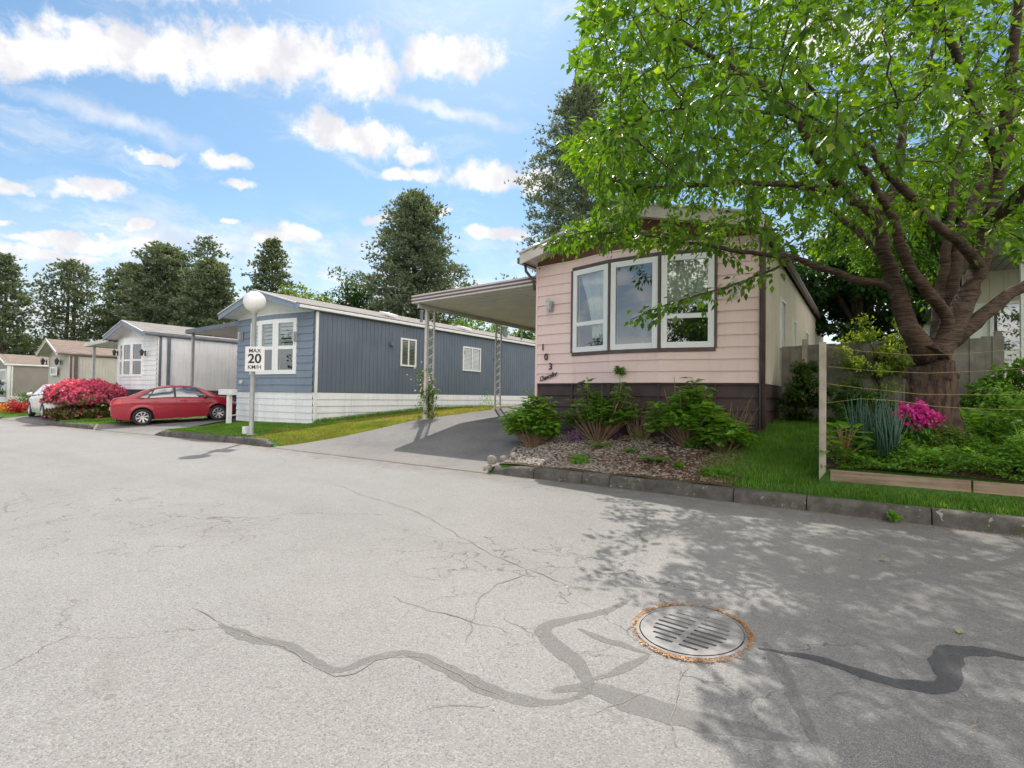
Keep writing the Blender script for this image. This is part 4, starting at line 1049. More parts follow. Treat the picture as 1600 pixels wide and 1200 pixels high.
    def patch(name_, quad, sd_, mat, off, parent=root, nu=14, nv=6):
        """quad: functions of u -> (y) at bottom/top rail limits, v range"""
        (yb0, yb1, yt0, yt1, v0, v1) = quad; V = []
        for i in range(nu+1):
            for j in range(nv+1):
                v = lerp(v0, v1, j/nv); t = j/nv; y = lerp(lerp(yb0, yt0, t), lerp(yb1, yt1, t), i/nu); V.append(gp(y, v, sd_, off))
        F_ = [(i*(nv+1)+j, (i+1)*(nv+1)+j, (i+1)*(nv+1)+j+1, i*(nv+1)+j+1) for i in range(nu) for j in range(nv)]
        return MB().add(V, F_).build(name_, mat, parent, smooth=True)
    for sd_ in (-1, 1):
        patch('window_surround', (-1.40, 1.10, -.93, .60, .04, .93), sd_, BLACK, .004)
        for q in ((-.13, .88, -.13, .50, .09, .86), (-.98, -.20, -.80, -.20, .09, .86), (-1.28, -1.05, -.96, -.87, .10, .74), (.93, 1.04, .68, .74, .09, .5)):
            patch('side_window', q, sd_, DGLASS, .008)
        # door panels, each a skin over the body side
        for (a, b) in ((-.12, .98), (-.98, -.13)):
            def edge(z, y_): 
                if a < -.5 and y_ == a and z < .72: return max(a, AX[0]+math.sqrt(max(0, .44**2-(z-.3)**2)))
                return y_
            V = []; nu, nv = 14, 10
            for j in range(nv+1):
                t = j/nv
                for i in range(nu+1):
                    z0_, z1_ = .30, sm(SH, 0)
                    zz = lerp(.29, .93, t); y_ = lerp(edge(zz, a)+.006, b-.006, i/nu); zz = min(zz, sm(SH, y_)-.012)
                    V.append((sd_*(side(y_, zz)+.006), y_, zz))
            F_ = [(j*(nu+1)+i, j*(nu+1)+i+1, (j+1)*(nu+1)+i+1, (j+1)*(nu+1)+i) for j in range(nv) for i in range(nu)]
            dr = MB().add(V, F_).build('door', paint, root, smooth=True)
            yh = a+.10; w = side(yh+.1, .86)
            MB().box(min(sd_*w, sd_*(w+.03)), max(sd_*w, sd_*(w+.03)), yh, yh+.17, .845, .87).build('handle', paint, dr, bevel=.008)
        mb = MB()
        for y_ in (-.125, .985, ): 
            w = [side(y_, z)+.0055 for z in (.32, .5, .7, .9)]
            for (za, wa), (zb_, wb_) in zip(zip((.30, .5, .7, .92), w), list(zip((.30, .5, .7, .92), w))[1:]): mb.add([(sd_*wa, y_-.006, za), (sd_*wa, y_+.006, za), (sd_*wb_, y_+.006, zb_), (sd_*wb_, y_-.006, zb_)], [(0, 1, 2, 3)])
        mb.build('door_seam', BLACK, root)
        mi = MB(); w = side(.86, .93); mi.lathe([(.0, -.10), (.06, -.085), (.075, 0), (.07, .09), (0, .11)], (0, 0, 0), 10, 'x')
        o = mi.build('wing_mirror', paint, root, smooth=True); o.location = (sd_*(w+.12), .84, 1.0); o.scale = (1, .75, 1)
        MB().box(min(sd_*(w-.05), sd_*(w+.1)), max(sd_*(w-.05), sd_*(w+.1)), .82, .87, .93, .97).build('mirror_arm', BLACK, root)
        # lamps follow the corner of the body
        def lamp(nm, y0, y1, z0, z1, mat):
            V = []; nu, nv = 12, 5
            for i in range(nu+1):
                for j in range(nv+1):
                    y_ = lerp(y0, y1, i/nu); z = lerp(z0(y_), z1(y_), j/nv); V.append((sd_*(side(y_, z)+.008), y_+(.006 if y_ > 0 else -.006), z))
            MB().add(V, [(i*(nv+1)+j, (i+1)*(nv+1)+j, (i+1)*(nv+1)+j+1, i*(nv+1)+j+1) for i in range(nu) for j in range(nv)]).build(nm, mat, root, smooth=True)
        lamp('headlight', 1.72, 2.16, lambda y: sm(SH, y)-.17+(2.16-y)*.10, lambda y: sm(SH, y)-.01, M('headlight_glass', (.7, .72, .75), None, 5., .12, metal=.5))
        lamp('tail_light', -2.14, -1.82, lambda y: .74+(y+2.14)*.25, lambda y: min(.93, sm(SH, y)-.01), carpaint('tail_light_red', (.5, .012, .012)))
    # windscreens
    def screen(nm, y0, y1, v0, parent=root):
        V = []; nu, nv = 10, 20; us = [lerp(-1, 1, j/nv) for j in range(nv+1)]
        for i in range(nu+1):
            y_ = lerp(y0, y1, i/nu)
            for u in us: V.append(gp(y_, 1+(1-abs(u))*1.0 if abs(u) < .999 else 1.0, 1 if u >= 0 else -1, .006))
        return MB().add([(x*.96, y, z) for x, y, z in V], [(i*(nv+1)+j, i*(nv+1)+j+1, (i+1)*(nv+1)+j+1, (i+1)*(nv+1)+j) for i in range(nu) for j in range(nv)]).build(nm, DGLASS, root, smooth=True)
    screen('windscreen', .56, 1.22, 0); screen('rear_window', -1.60, -.86, 0)
    MB().box(-.26, .26, -2.185, -2.15, .60, .71).build('number_plate', WHITE, root)
    MB().box(-.5, .5, 2.15, 2.21, .34, .48).build('grille', BLACK, root)
    MB().tube([(.25, -.6, 1.45), (.25, -.72, 1.56)], .006, 5).build('aerial', BLACK, root)
    for a in AX:
        for sx_ in (-1, 1):
            wl = MB()
            R = .305; xo = sx_*.815
            wl.lathe([(.20, -.09), (.285, -.10), (R, -.07), (R+.002, 0), (R, .07), (.285, .10), (.205, .09), (.20, .02)], (0, 0, 0), 36, 'x')
            wh = wl.build('wheel', RUBBER, root, smooth=True); wh.location = (xo-sx_*.06, a, .30)
            rm = MB(); q = sx_
            rm.lathe([(.205, .09*q), (.195, .092*q), (.188, .07*q), (.186, -.05*q)], (0, 0, 0), 36, 'x'); rm.lathe([(0, .075*q), (.045, .075*q), (.055, .05*q)], (0, 0, 0), 16, 'x')
            for k in range(8):
                t = 2*PI*k/8+.2
                for dt in (-.10, .10): rm.beam((.065*q, .03*math.cos(t), .03*math.sin(t)), (.08*q, .192*math.cos(t+dt), .192*math.sin(t+dt)), .024, .02, (1, 0, 0))
            rm.build('rim', CHROME, wh)
            MB().lathe([(0, .01*q), (.19, .01*q)], (0, 0, 0), 20, 'x').build('brake', BLACK, wh)
    return root
RED = carpaint('red_car_paint', (.33, .005, .026)); WCAR = carpaint('white_car_paint', (.72, .73, .75))
SCL = .905; HD = math.radians(71); wx, wy = -20.15, 7.60
fx, fy = wx+2.49*SCL*math.cos(HD), wy+2.49*SCL*math.sin(HD)
tl = math.atan2(gz(fx, fy)-gz(wx, wy), 2.49*SCL)
cxr, cyr = wx+1.22*SCL*math.cos(HD)-.84*SCL*math.sin(HD), wy+1.22*SCL*math.sin(HD)+.84*SCL*math.cos(HD)
car('parked_car', 'shiny dark red sedan parked in the driveway of the blue home', RED, (cxr, cyr, gz(wx, wy)+.03+1.22*SCL*math.tan(tl)), HD, SCL, tilt=tl)
car('parked_car', 'white sedan parked half behind the pink flowering bush at the far left', WCAR, (-28.9, 7.78, gz(-29, 7.5)+.03), math.radians(176), .97)

# ------------------------------------------------------------------ VEGETATION
def cone_leafs(P0, n, rad, g):
    return P0 + unit(n, g)*rad
FIR = leafmat('fir_needles', (.115, .165, .115), (.28, .33, .225), .28, .6, (.24, .27, .16))
PINE = leafmat('pine_needles', (.10, .15, .10), (.26, .31, .195), .28, .6, (.30, .30, .17))
def conifer(label, u, vtop, d, hw, prof, seed, mat=FIR, trunks=((0, 0),), nb=80, cl=6, tuft=11, name='conifer_tree', h0=.12, size=1., tl_=.5, group=None):
    g = np.random.default_rng(seed)
    b = at(u, 600, d=d); bz = gz(b.x, b.y); top = at(u, vtop, d=d).z; H = top-bz; Rm = hw/FPX*d
    root = thing(name, label, 'tree', (b.x, b.y, bz), group=group)
    tr = MB()
    for dx, dy in trunks: tr.tube([(dx, dy, -.3), (dx*1.05, dy, H*.35), (dx*.9, dy+.1, H*.7), (dx*.4, dy, H*.97)], [H*.020, H*.016, H*.009, .02], 8)
    P = []; D = []
    for i in range(nb):
        t = h0+(1-h0)*((i+.5)/nb)**.9; k = trunks[i % len(trunks)]
        R = np.interp(t, [p[0] for p in prof], [p[1] for p in prof])*Rm*g.uniform(.68, 1.12); a = i*2.4+g.uniform(-.4, .4)
        z0 = t*H; up = lerp(-.08, .5, t)
        e = np.array([math.cos(a)*R, math.sin(a)*R, z0+up*R*.6-.02*R])
        s = np.array([k[0]*(1-t*.5), k[1]*(1-t*.5), z0-.1]); e[0] += s[0]; e[1] += s[1]
        tr.tube([tuple(s), tuple(lerp(s, e, .55)+np.array([0, 0, -.05*R])), tuple(e)], [max(.02, .045*(1-t)*H/14+.015), .02, .008], 4, False)
        m = max(2, int(cl*(.5+R/Rm)))
        for j in range(m):
            q = lerp(.28, 1.03, (j+g.random())/m); c = lerp(s, e, q)+g.normal(size=3)*np.array([.13, .13, .05])*R*.9
            n = int(tuft*g.uniform(.6, 1.3)); cr = .36*size*(.7+.5*g.random())*Rm/3.5**.8*.9
            pp = c+g.normal(size=(n, 3))*np.array([cr, cr, cr*.45])*.75
            out = np.array([math.cos(a), math.sin(a), .35]); dd = out+g.normal(size=(n, 3))*.75; dd[:, 2] += .25
            P.append(pp); D.append(dd)
    P = np.concatenate(P); D = np.concatenate(D); n = len(P); K = 5
    P = np.repeat(P, K, 0); D = np.repeat(D, K, 0)+g.normal(size=(n*K, 3))*.75
    val = np.repeat(np.clip(g.normal(.4, .22, n), 0, 1), K)
    # brighter needles toward crown top / outside
    leaf3(root, P, D, g.uniform(.6, 1.15, n*K)*tl_*size*.62, g.uniform(.07, .13, n*K)*size*d/45*1.15, mat, val, g)
    tr.build('trunk', BARKP, root, smooth=True)
    return root
def leaf3(root, P, D, L, W, mat, val, g, name='crown'):
    D = D/np.linalg.norm(D, axis=1, keepdims=True); n = len(P)
    S_ = np.cross(D, g.normal(size=(n, 3))); S_ /= np.linalg.norm(S_, axis=1, keepdims=True)
    V = np.stack([P+S_*W[:, None]*.5, P-S_*W[:, None]*.5, P+D*L[:, None]], 1).reshape(-1, 3)
    return raw_mesh(name, V, np.arange(3*n), 3, mat, root, np.repeat(val, 3))
PR1 = [(0, .55), (.12, .9), (.3, 1.), (.5, .85), (.75, .60), (.9, .36), (1, .07)]      # dense broad
PR2 = [(0, .5), (.25, .85), (.45, 1.), (.65, .95), (.85, .72), (.95, .45), (1, .15)]        # rounded pine
PR3 = [(0, .8), (.3, 1.), (.5, .85), (.7, .62), (.85, .4), (1, .05)]                   # spire
conifer('tall broad dark pine standing alone behind the blue home roof', 643, 302, 42, 84, [(0, .7), (.15, .95), (.35, 1.05), (.55, .92), (.75, .66), (.9, .42), (1, .1)], 1, FIR, nb=190, cl=8, tuft=13, name='pine_tree', size=.95)
conifer('very tall narrow fir rising behind the pink home roof', 906, 122, 34, 88, [(0, .7), (.4, .95), (.6, 1.), (.8, .72), (.93, .4), (1, .06)], 2, FIR, nb=210, cl=8, tuft=12, name='fir_tree', size=.8, tl_=.5, h0=.2)
conifer('second tall fir half hidden by the cherry leaves', 985, 175, 40, 70, PR3, 12, FIR, nb=90, cl=6, tuft=9, name='fir_tree', size=.85)
conifer('mid-height pine just left of the blue home ridge', 420, 374, 55, 52, PR1, 3, PINE, nb=90, cl=6, tuft=12, name='pine_tree', size=1.0)
conifer('open-topped fir rising highest in the clump left of the lamp globe', 318, 370, 66, 42, [(0, 1.3), (.4, 1.2), (.6, .95), (.8, .75), (.95, .4), (1, .1)], 4, FIR, nb=85, cl=4, tuft=8, name='fir_tree', size=1.1)
conifer('dense green pine in front at the right of the clump', 322, 410, 56, 52, PR2, 41, PINE, nb=90, cl=7, tuft=13, name='pine_tree', size=1.1, h0=.05)
conifer('broad dense pine in the middle of the clump', 252, 385, 60, 56, PR2, 5, FIR, nb=110, cl=8, tuft=14, name='pine_tree', size=1.15, h0=.05)
conifer('darker shorter pine at the left of the clump', 205, 418, 64, 45, PR2, 6, FIR, nb=80, cl=7, tuft=12, name='pine_tree', size=1.15, h0=.05)
conifer('slim spruce between the twin-trunk pine and the dense clump', 166, 419, 75, 26, PR3, 7, PINE, nb=60, cl=4, tuft=8, name='spruce_tree', size=1.1)
conifer('twin-trunk pine with see-through lower branches above the beige home', 103, 410, 60, 56, [(0, .9), (.2, 1.05), (.4, 1.), (.6, .9), (.8, .72), (.93, .5), (1, .25)], 8, PINE, trunks=((-.55, 0), (.6, .3)), nb=120, cl=5, tuft=8, name='pine_tree', size=1.0, h0=.18)
conifer('pine cut by the left edge of the view', 2, 398, 52, 48, PR1, 9, PINE, nb=90, cl=6, tuft=10, name='pine_tree', size=1.0)

def leafy(label, c, rad, seed, ca, cb, n=5000, ls=.22, name='leafy_tree', trans=.4, cat='tree', trunk=None, clumps=60, mat=None, flat=.6, group=None, lw=.6):
    """broad-leaved crown: leaf clumps spread through an uneven ellipsoid, tapered trunk and limbs"""
    g = np.random.default_rng(seed)
    gzb = gz(c[0], c[1]); root = thing(name, label, cat, (c[0], c[1], gzb), group=group)
    rad = np.array(rad); ce = np.array([0, 0, c[2]-gzb])
    u_ = unit(clumps, g); rr_ = g.random(clumps)**.42*g.uniform(.75, 1.12, clumps); C_ = ce+u_*rr_[:, None]*rad
    per = n//clumps; cr = float(np.mean(rad))*1.25/clumps**.36
    P = np.concatenate([k+unit(per, g)*(g.random(per)**.45)[:, None]*cr*g.uniform(.6, 1.25)*np.array([1, 1, flat]) for k in C_])
    n = len(P); D = g.normal(size=(n, 3))*.8+(P-ce)/rad*.6; D[:, 2] -= .35
    N = g.normal(size=(n, 3))*.5+np.array([0, 0, 1.])
    val = np.clip(np.repeat(g.normal(.45, .2, len(C_)), per)+g.normal(0, .2, n), 0, 1)
    mat = mat or leafmat('leaf_'+label[:24], ca, cb, trans, .5)
    leaf_mesh('crown', P, D, N, g.uniform(.7, 1.2, n)*ls, g.uniform(.7, 1.1, n)*ls*lw, mat, root, val)
    tm = MB(); tr = trunk or max(.04, rad[2]*.05)
    tm.tube([(0, 0, -.15), (.02, .03, ce[2]*.5), (0, 0, ce[2])], [tr, tr*.75, tr*.5], 8)
    for k in C_[::max(1, clumps//26)]:
        tm.tube([(0, 0, ce[2]*.55), tuple(lerp(np.array([0, 0, ce[2]]), k, .5)+g.normal(size=3)*.05), tuple(k)], [tr*.5, tr*.28, tr*.08], 5, False)
    tm.build('trunk', BARKP, root, smooth=True)
    return root
def AT(u, v, d): p = at(u, v, d=d); return (p.x, p.y, p.z)
leafy('pale lime tree peeping over the blue home ridge', AT(475, 475, 40), (2.3, 2.3, 1.3), 21, (.13, .22, .03), (.26, .36, .06), 2600, .26)
leafy('mid green bushy tree left of the tall pine', AT(548, 480, 44), (2.6, 2.6, 3.2), 22, (.03, .09, .02), (.07, .16, .03), 5200, .27)
leafy('bright green tree under the carport roof on the left', AT(742, 530, 33), (2.2, 2.2, 1.6), 23, (.10, .20, .03), (.20, .33, .06), 4200, .22)
leafy('bright green tree under the carport roof next to the pink home', AT(815, 532, 34), (2.4, 2.4, 1.5), 24, (.09, .19, .03), (.18, .31, .05), 4200, .22)
leafy('brownish green tree low behind the pale roof vents', AT(690, 535, 40), (2.3, 2.3, 1.6), 25, (.07, .09, .03), (.16, .17, .06), 3000, .25)
leafy('yellow green rounded tree above the far left roof', AT(12, 545, 58), (4.5, 4.5, 2.3), 26, (.13, .18, .03), (.30, .36, .10), 5000, .34)
leafy('dark green maple filling the gap behind the grey fence', AT(1345, 440, 16.5), (2.35, 2.0, 2.3), 27, (.018, .06, .014), (.045, .12, .025), 15000, .17, trunk=.16, clumps=110, lw=.85)
leafy('second dark maple behind the cherry trunk', AT(1475, 400, 19), (2.4, 2.4, 2.6), 28, (.02, .07, .014), (.07, .16, .03), 9000, .19, trunk=.16, clumps=90, lw=.8)
leafy('yellow green small-leaved shrub leaning over the fence', AT(1372, 552, 9.0), (.72, .6, .62), 29, (.14, .24, .03), (.34, .45, .08), 5200, .062, name='shrub', cat='shrub', trunk=.03, clumps=60, trans=.5)
leafy('feathery green shrub against the side wall of the pink home', (-.98, 10.3, 1.35), (.32, .42, .62), 30, (.035, .08, .016), (.10, .19, .035), 5200, .06, name='shrub', cat='shrub', trunk=.02, clumps=60)
leafy('sunlit green tree filling the gaps behind the cherry limbs', AT(1500, 345, 10.4), (2.0, 1.0, 1.5), 61, (.05, .13, .02), (.16, .31, .045), 13000, .10, clumps=110, trunk=.06, trans=.5)
leafy('leafy elder shrub at the right end of the raised bed', AT(1585, 612, 7.4), (.50, .35, .36), 62, (.06, .16, .02), (.18, .36, .05), 1500, .10, name='shrub', cat='shrub', trunk=.012, clumps=30, trans=.5)
leafy('dark green shrub between the grey fence and the cherry trunk', AT(1320, 630, 8.6), (.45, .3, .32), 63, (.04, .10, .016), (.11, .22, .035), 1800, .075, name='shrub', cat='shrub', trunk=.012, clumps=30)
leafy('dark leafy tree standing across the road from the pink home', (4.5, -20., 5.), (3.6, 3., 3.6), 65, (.02, .06, .014), (.06, .12, .025), 5000, .30, trunk=.2)
leafy('bushy dark tree across the road from the red car', (-27., -10., 4.4), (3.2, 3., 3.2), 66, (.02, .06, .014), (.06, .12, .025), 4000, .30, trunk=.2)
# hedge and flowers at the far left
leafy('dark clipped green hedge in front of the far left home', (-34.6, 8.6, .62), (2.6, .8, .48), 31, (.04, .10, .02), (.10, .2, .04), 4200, .10, name='hedge', cat='hedge', clumps=80)
leafy('low red flowering bush beside the white car', (-32.6, 7.25, .35), (1.0, .5, .32), 32, (.35, .02, .03), (.6, .05, .06), 1500, .09, name='flowering_bush', cat='bush', clumps=40)
leafy('small yellow orange flower clump at the far left kerb', (-34.3, 7.0, .25), (.7, .35, .2), 33, (.6, .35, .03), (.75, .5, .1), 700, .08, name='flower_clump', cat='flowers', clumps=24)
leafy('tall dark shrub by the far left window', (-46.8, 9.0, 1.1), (.9, .6, .9), 34, (.02, .06, .015), (.05, .12, .03), 2600, .12, name='shrub', cat='shrub', clumps=50)

# red-pink bush: leaves below, blossom above
g = np.random.default_rng(5); bc = at(136, 640, y=7.75); bz0 = gz(bc.x, 7.5)
rb = thing('azalea_bush', 'large rounded bush with crimson pink blossom over green leaves', 'bush', (bc.x, 7.75, bz0))
n = 15000; u_ = unit(n, g); u_[:, 2] = np.abs(u_[:, 2])**.8*np.sign(u_[:, 2]+.25)
bump = 1+.10*np.sin(u_[:, 0]*9+u_[:, 1]*7)*np.sin(u_[:, 2]*8)+.07*np.sin(u_[:, 0]*17-u_[:, 1]*13+u_[:, 2]*11)
rr_ = (g.random(n)**.22)*bump
P = u_*rr_[:, None]*np.array([1.36, 1.30, .86])+np.array([0, 0, .70])
P[:, 2] = np.maximum(P[:, 2], .03)
N = u_+g.normal(size=(n, 3))*.4; D = g.normal(size=(n, 3)); top = P[:, 2]+g.normal(size=n)*.20+.10*np.sin(P[:, 0]*5)*np.sin(P[:, 1]*4+1)
isb = (top > 1.20) | ((top > .80) & (g.random(n) < .50)) | ((top > .45) & (g.random(n) < .18)) | (g.random(n) < .04)
leaf_mesh('foliage', P[~isb], D[~isb], N[~isb], .12, .07, leafmat('azalea_leaf', (.06, .11, .025), (.19, .19, .06), .25, cc=(.42, .16, .10)), rb)
leaf_mesh('blossom', P[isb]*1.015, D[isb], N[isb], .12, .10, leafmat('azalea_blossom', (.55, .06, .20), (.86, .20, .36), .38, cc=(.90, .50, .50)), rb)
tm = MB()
for i in range(14): a = i*2.4; tm.tube([(0, 0, -.1), (math.cos(a)*.5, math.sin(a)*.5, .4), (math.cos(a)*.95, math.sin(a)*.9, .9)], [.03, .02, .008], 5)
tm.build('stem', BARKP, rb)

# hydrangeas: fans of brown canes with broad leaves toward the top
HYD = leafmat('hydrangea_leaf', (.10, .26, .035), (.30, .54, .08), .4, .32)
HYD2 = leafmat('hydrangea_leaf_dark', (.085, .22, .032), (.22, .43, .065), .4, .34)
def hydrangea(label, x, y, rx, ry, h, seed, ncane=60, per=26, ls=.115, bare=.15, mat=HYD, lo=.35, skew=(0, 0)):
    g = np.random.default_rng(seed); z0 = gz(x, y)+.03
    root = thing('hydrangea_bush', label, 'bush', (x, y, z0)); cm = MB(); P = []; D = []; N = []; V_ = []
    for i in range(ncane):
        a = g.uniform(0, 2*PI); q = g.random()**.55
        e = np.array([math.cos(a)*rx*q+skew[0], math.sin(a)*ry*q+skew[1], h*(1-.5*q*q)*g.uniform(.5, 1.12)*(1+.16*math.sin(a*3+seed))]); s = np.array([math.cos(a)*.12*q, math.sin(a)*.10*q, -.02])
        mid = lerp(s, e, .5)+np.array([math.cos(a), math.sin(a), 0])*.05+np.array([0, 0, .05])
        cm.tube([tuple(s), tuple(mid), tuple(e)], [.007, .006, .004], 5, False)
        if g.random() < bare: continue
        k = int(per*g.uniform(.6, 1.2))
        for j in range(k):
            t = lerp(lo, 1.0, (j/k)**.8); c = lerp(mid, e, (t-.5)*2) if t > .5 else lerp(s, mid, t*2)
            b = j*1.9+g.uniform(-.5, .5); o = np.array([math.cos(b), math.sin(b), g.uniform(-.15, .55)])
            P.append(c+o*.02+g.normal(size=3)*.018); D.append(o); N.append(np.array([0, 0, 1.])+g.normal(size=3)*.25+o*.2); V_.append(np.clip(.25+.5*t*g.uniform(.4, 1.3)+g.normal()*.1, 0, 1))
    n = len(P); sz = g.uniform(.6, 1.15, n)*ls
    cm.build('stem', TWIG, root)
    leaf_mesh('foliage', np.array(P), np.array(D), np.array(N), sz, sz*.62, mat, root, np.array(V_), .22, .12)
    return root
p = at(838, 700, z=.27)
hydrangea('bright green hydrangea at the driveway corner of the pink home', -4.93, 7.92, .52, .48, .90, 51, 110, 26, .15, .05, HYD, .45)
hydrangea('leggy hydrangea with one tall shoot in the middle of the front bed', -3.85, 8.32, .72, .36, .95, 52, 90, 24, .15, .30, HYD2, .62)
h3 = hydrangea('wide hydrangea with many bare canes at the grass end of the bed', -2.28, 8.15, .62, .42, .90, 53, 95, 26, .165, .34, HYD, .64)
h4 = hydrangea('low spreading hydrangea spilling onto the grass by the house corner', -1.72, 7.95, .36, .30, .42, 54, 40, 26, .15, .05, HYD, .5)
# tall shoot of the middle one and dry canes
g = np.random.default_rng(61); cm = MB(); sp = at(968, 576, y=8.55)
hs = thing('flower_shoot', 'single tall leafy shoot rising in front of the pink wall', 'plant', (sp.x, 8.55, gz(sp.x, 8.55)))
hh = sp.z-gz(sp.x, 8.55); cm.tube([(.0, -.05, 0), (.03, 0, hh*.5), (0, 0, hh)], [.006, .005, .003], 5); cm.build('stem', TWIGG, hs)
n = 60; t = g.random(n); b = g.random(n)*2*PI; P = np.stack([.02*np.cos(b), .02*np.sin(b), hh-.06+t*.12-.04], 1); D = np.stack([np.cos(b), np.sin(b), g.normal(size=n)*.6+.1], 1)
leaf_mesh('foliage', P, D, np.tile([0, 0, 1.], (n, 1))+g.normal(size=(n, 3))*.3, .11, .05, HYD2, hs)
def canes(label, x, y, w_, h, n, seed):
    g = random.Random(seed); mb = MB(); z0 = gz(x, y)
    for i in range(n):
        a = g.uniform(-w_, w_); e = Vector((a*1.6+g.uniform(-.1, .1), g.uniform(-.15, .15), h*g.uniform(.5, 1.05))); s = Vector((a*.4, g.uniform(-.05, .05), 0)); m_ = s.lerp(e, .5)+Vector((g.uniform(-.04, .04), 0, .03))
        mb.tube([s, m_, e], [.006, .005, .003], 4, False)
        if g.random() < .6: q = m_.lerp(e, g.random()); mb.tube([q, q+Vector((g.uniform(-.1, .1), g.uniform(-.05, .05), .12))], [.003, .002], 4, False)
    o = mb.build('dry_canes', TWIG); o.location = (x, y, z0); tag(o, label, 'dry canes')
canes('upright dry brown canes between the two middle bushes', -3.15, 8.4, .28, .72, 34, 3)
canes('reddish bare canes leaning beside the brown corner post', -1.72, 8.35, .25, .66, 26, 4)
def bedpt(u, v):
    d = 3.5
    while d < 14:
        p = at(u, v, d=d)
        if p.z < gz(p.x, p.y)+.03: return p
        d += .03
    return p
# ferns
FERN = leafmat('fern_leaf', (.08, .21, .03), (.20, .40, .06), .4)
def fern(label, x, y, r, nf, seed, z=None, mat=FERN, up=.5):
    g = np.random.default_rng(seed); z0 = (gz(x, y) if z is None else z)+.02
    root = thing('fern', label, 'fern', (x, y, z0)); P = []; D = []; N = []; S_ = []; cm = MB()
    for i in range(nf):
        a = i*2*PI/nf+g.uniform(-.25, .25); L = r*g.uniform(.7, 1.1); e = up*g.uniform(.7, 1.3); pts = []
        for j in range(23):
            t = j/22; pts.append(np.array([math.cos(a)*L*t, math.sin(a)*L*t, L*e*(1.7*t-1.5*t*t)*1.1]))
        cm.tube([tuple(p_) for p_ in pts[::4]], .003, 4, False)
        for j in range(2, 22):
            d = pts[j+1]-pts[j]; d /= np.linalg.norm(d); s_ = np.cross(d, [0, 0, 1]); s_ /= np.linalg.norm(s_); l_ = L*.24*math.sin(min(1, (j/22)*1.15+.1)*PI)**.8+.01
            for q in (-1, 1): P.append(pts[j]); D.append(s_*q+d*.45); N.append(np.cross(s_, d)+g.normal(size=3)*.1); S_.append(l_)
    S_ = np.array(S_); leaf_mesh('frond', np.array(P), np.array(D), np.array(N), S_, np.minimum(S_*.34, L*.06), mat, root); cm.build('stem', TWIGG, root)
for lb, u, v, r, nf, z in (('upright pale fern beside the purple flowers in the bed', 938, 700, .36, 8, .4), ('bright green fern low at the kerb side of the bed', 1022, 722, .30, 13, .3), ('small fern just right of the driveway corner bush', 905, 716, .22, 11, .28), ('low fern between the two right hydrangeas', 985, 706, .24, 9, .32)):
    p = bedpt(u, v); fern(lb, p.x, p.y, r, nf, int(u), up=(.95 if u == 940 else .5))
def clump(name, label, cat, x, y, rx, ry, h, n, ls, mat, seed, lw=.6, z=None, up=.3):
    g = np.random.default_rng(seed); q = unit(n, g)*(g.random(n)**.4)[:, None]; z0 = (gz(x, y) if z is None else z)
    P = np.stack([q[:, 0]*rx, q[:, 1]*ry, (.5+.5*q[:, 2])*h*(1-.4*(q[:, 0]**2+q[:, 1]**2))+.01], 1); D = q+g.normal(size=(n, 3))*.5; D[:, 2] += up
    o = leaf_mesh(name, P, D, g.normal(size=(n, 3))*.5+np.array([0, 0, 1.]), g.uniform(.6, 1.2, n)*ls, g.uniform(.6, 1.2, n)*ls*lw, mat); o.location = (x, y, z0+.02); tag(o, label, cat); return o
PURP = leafmat('purple_flower', (.20, .10, .28), (.45, .32, .52), .3)
for lb, u, v, nn in (('cluster of pale purple flowers near the driveway corner bush', 897, 686, 260), ('round cluster of dark purple flowers under the middle hydrangea', 958, 682, 240)):
    p = bedpt(u, v+4); clump('purple_flowers', lb, 'flowers', p.x, p.y, .16, .12, .2, nn, .035, PURP, int(u), 1.)
for lb, u, v, rx, h in (('dark green low clump by the kerb near the grass', 1120, 746, .22, .05), ('small green seedling clump in the middle of the bark', 1060, 735, .06, .06), ('pale green clump below the driveway corner bush', 905, 728, .14, .1), ('green leaf clump under the wide hydrangea', 1085, 705, .16, .14), ('leafy clump at the foot of the middle hydrangea', 1000, 690, .16, .15), ('small weed growing at the base of the kerb', 1396, 812, .05, .05)):
    if v > 800: p = at(u, v, y=6.36); z_ = roadz(p.x, 6.36)
    else: p = bedpt(u, v-4); z_ = None
    clump('ground_plant', lb, 'plant', p.x, p.y, rx, rx*.8, h, int(60+1400*rx), .045, HYD2 if 'dark' in lb else HYD, int(u), z=z_)

# rocks at the end of the kerb
for lb, u, v, r in (('round pale rock on top of the little rock pile', 768, 719, .10), ('grey rock at the driveway edge beside the kerb end', 762, 733, .095), ('small dark rock against the kerb end', 779, 733, .09), ('flat pale rock behind the kerb end', 786, 716, .07), ('long pale rock edging the gravel', 802, 712, .07)):
    p = at(u, v, y=6.5 if u < 783 else 6.75); mb = MB(); mb.stone((0, 0, 0), r, (1.15, .95, .85)); o = mb.build('rock', MATS['stone_grey'], smooth=True); o.location = p
    s_ = o.modifiers.new('s', 'SUBSURF'); s_.levels = s_.render_levels = 2; tag(o, lb, 'rock', 'rocks at the kerb end')
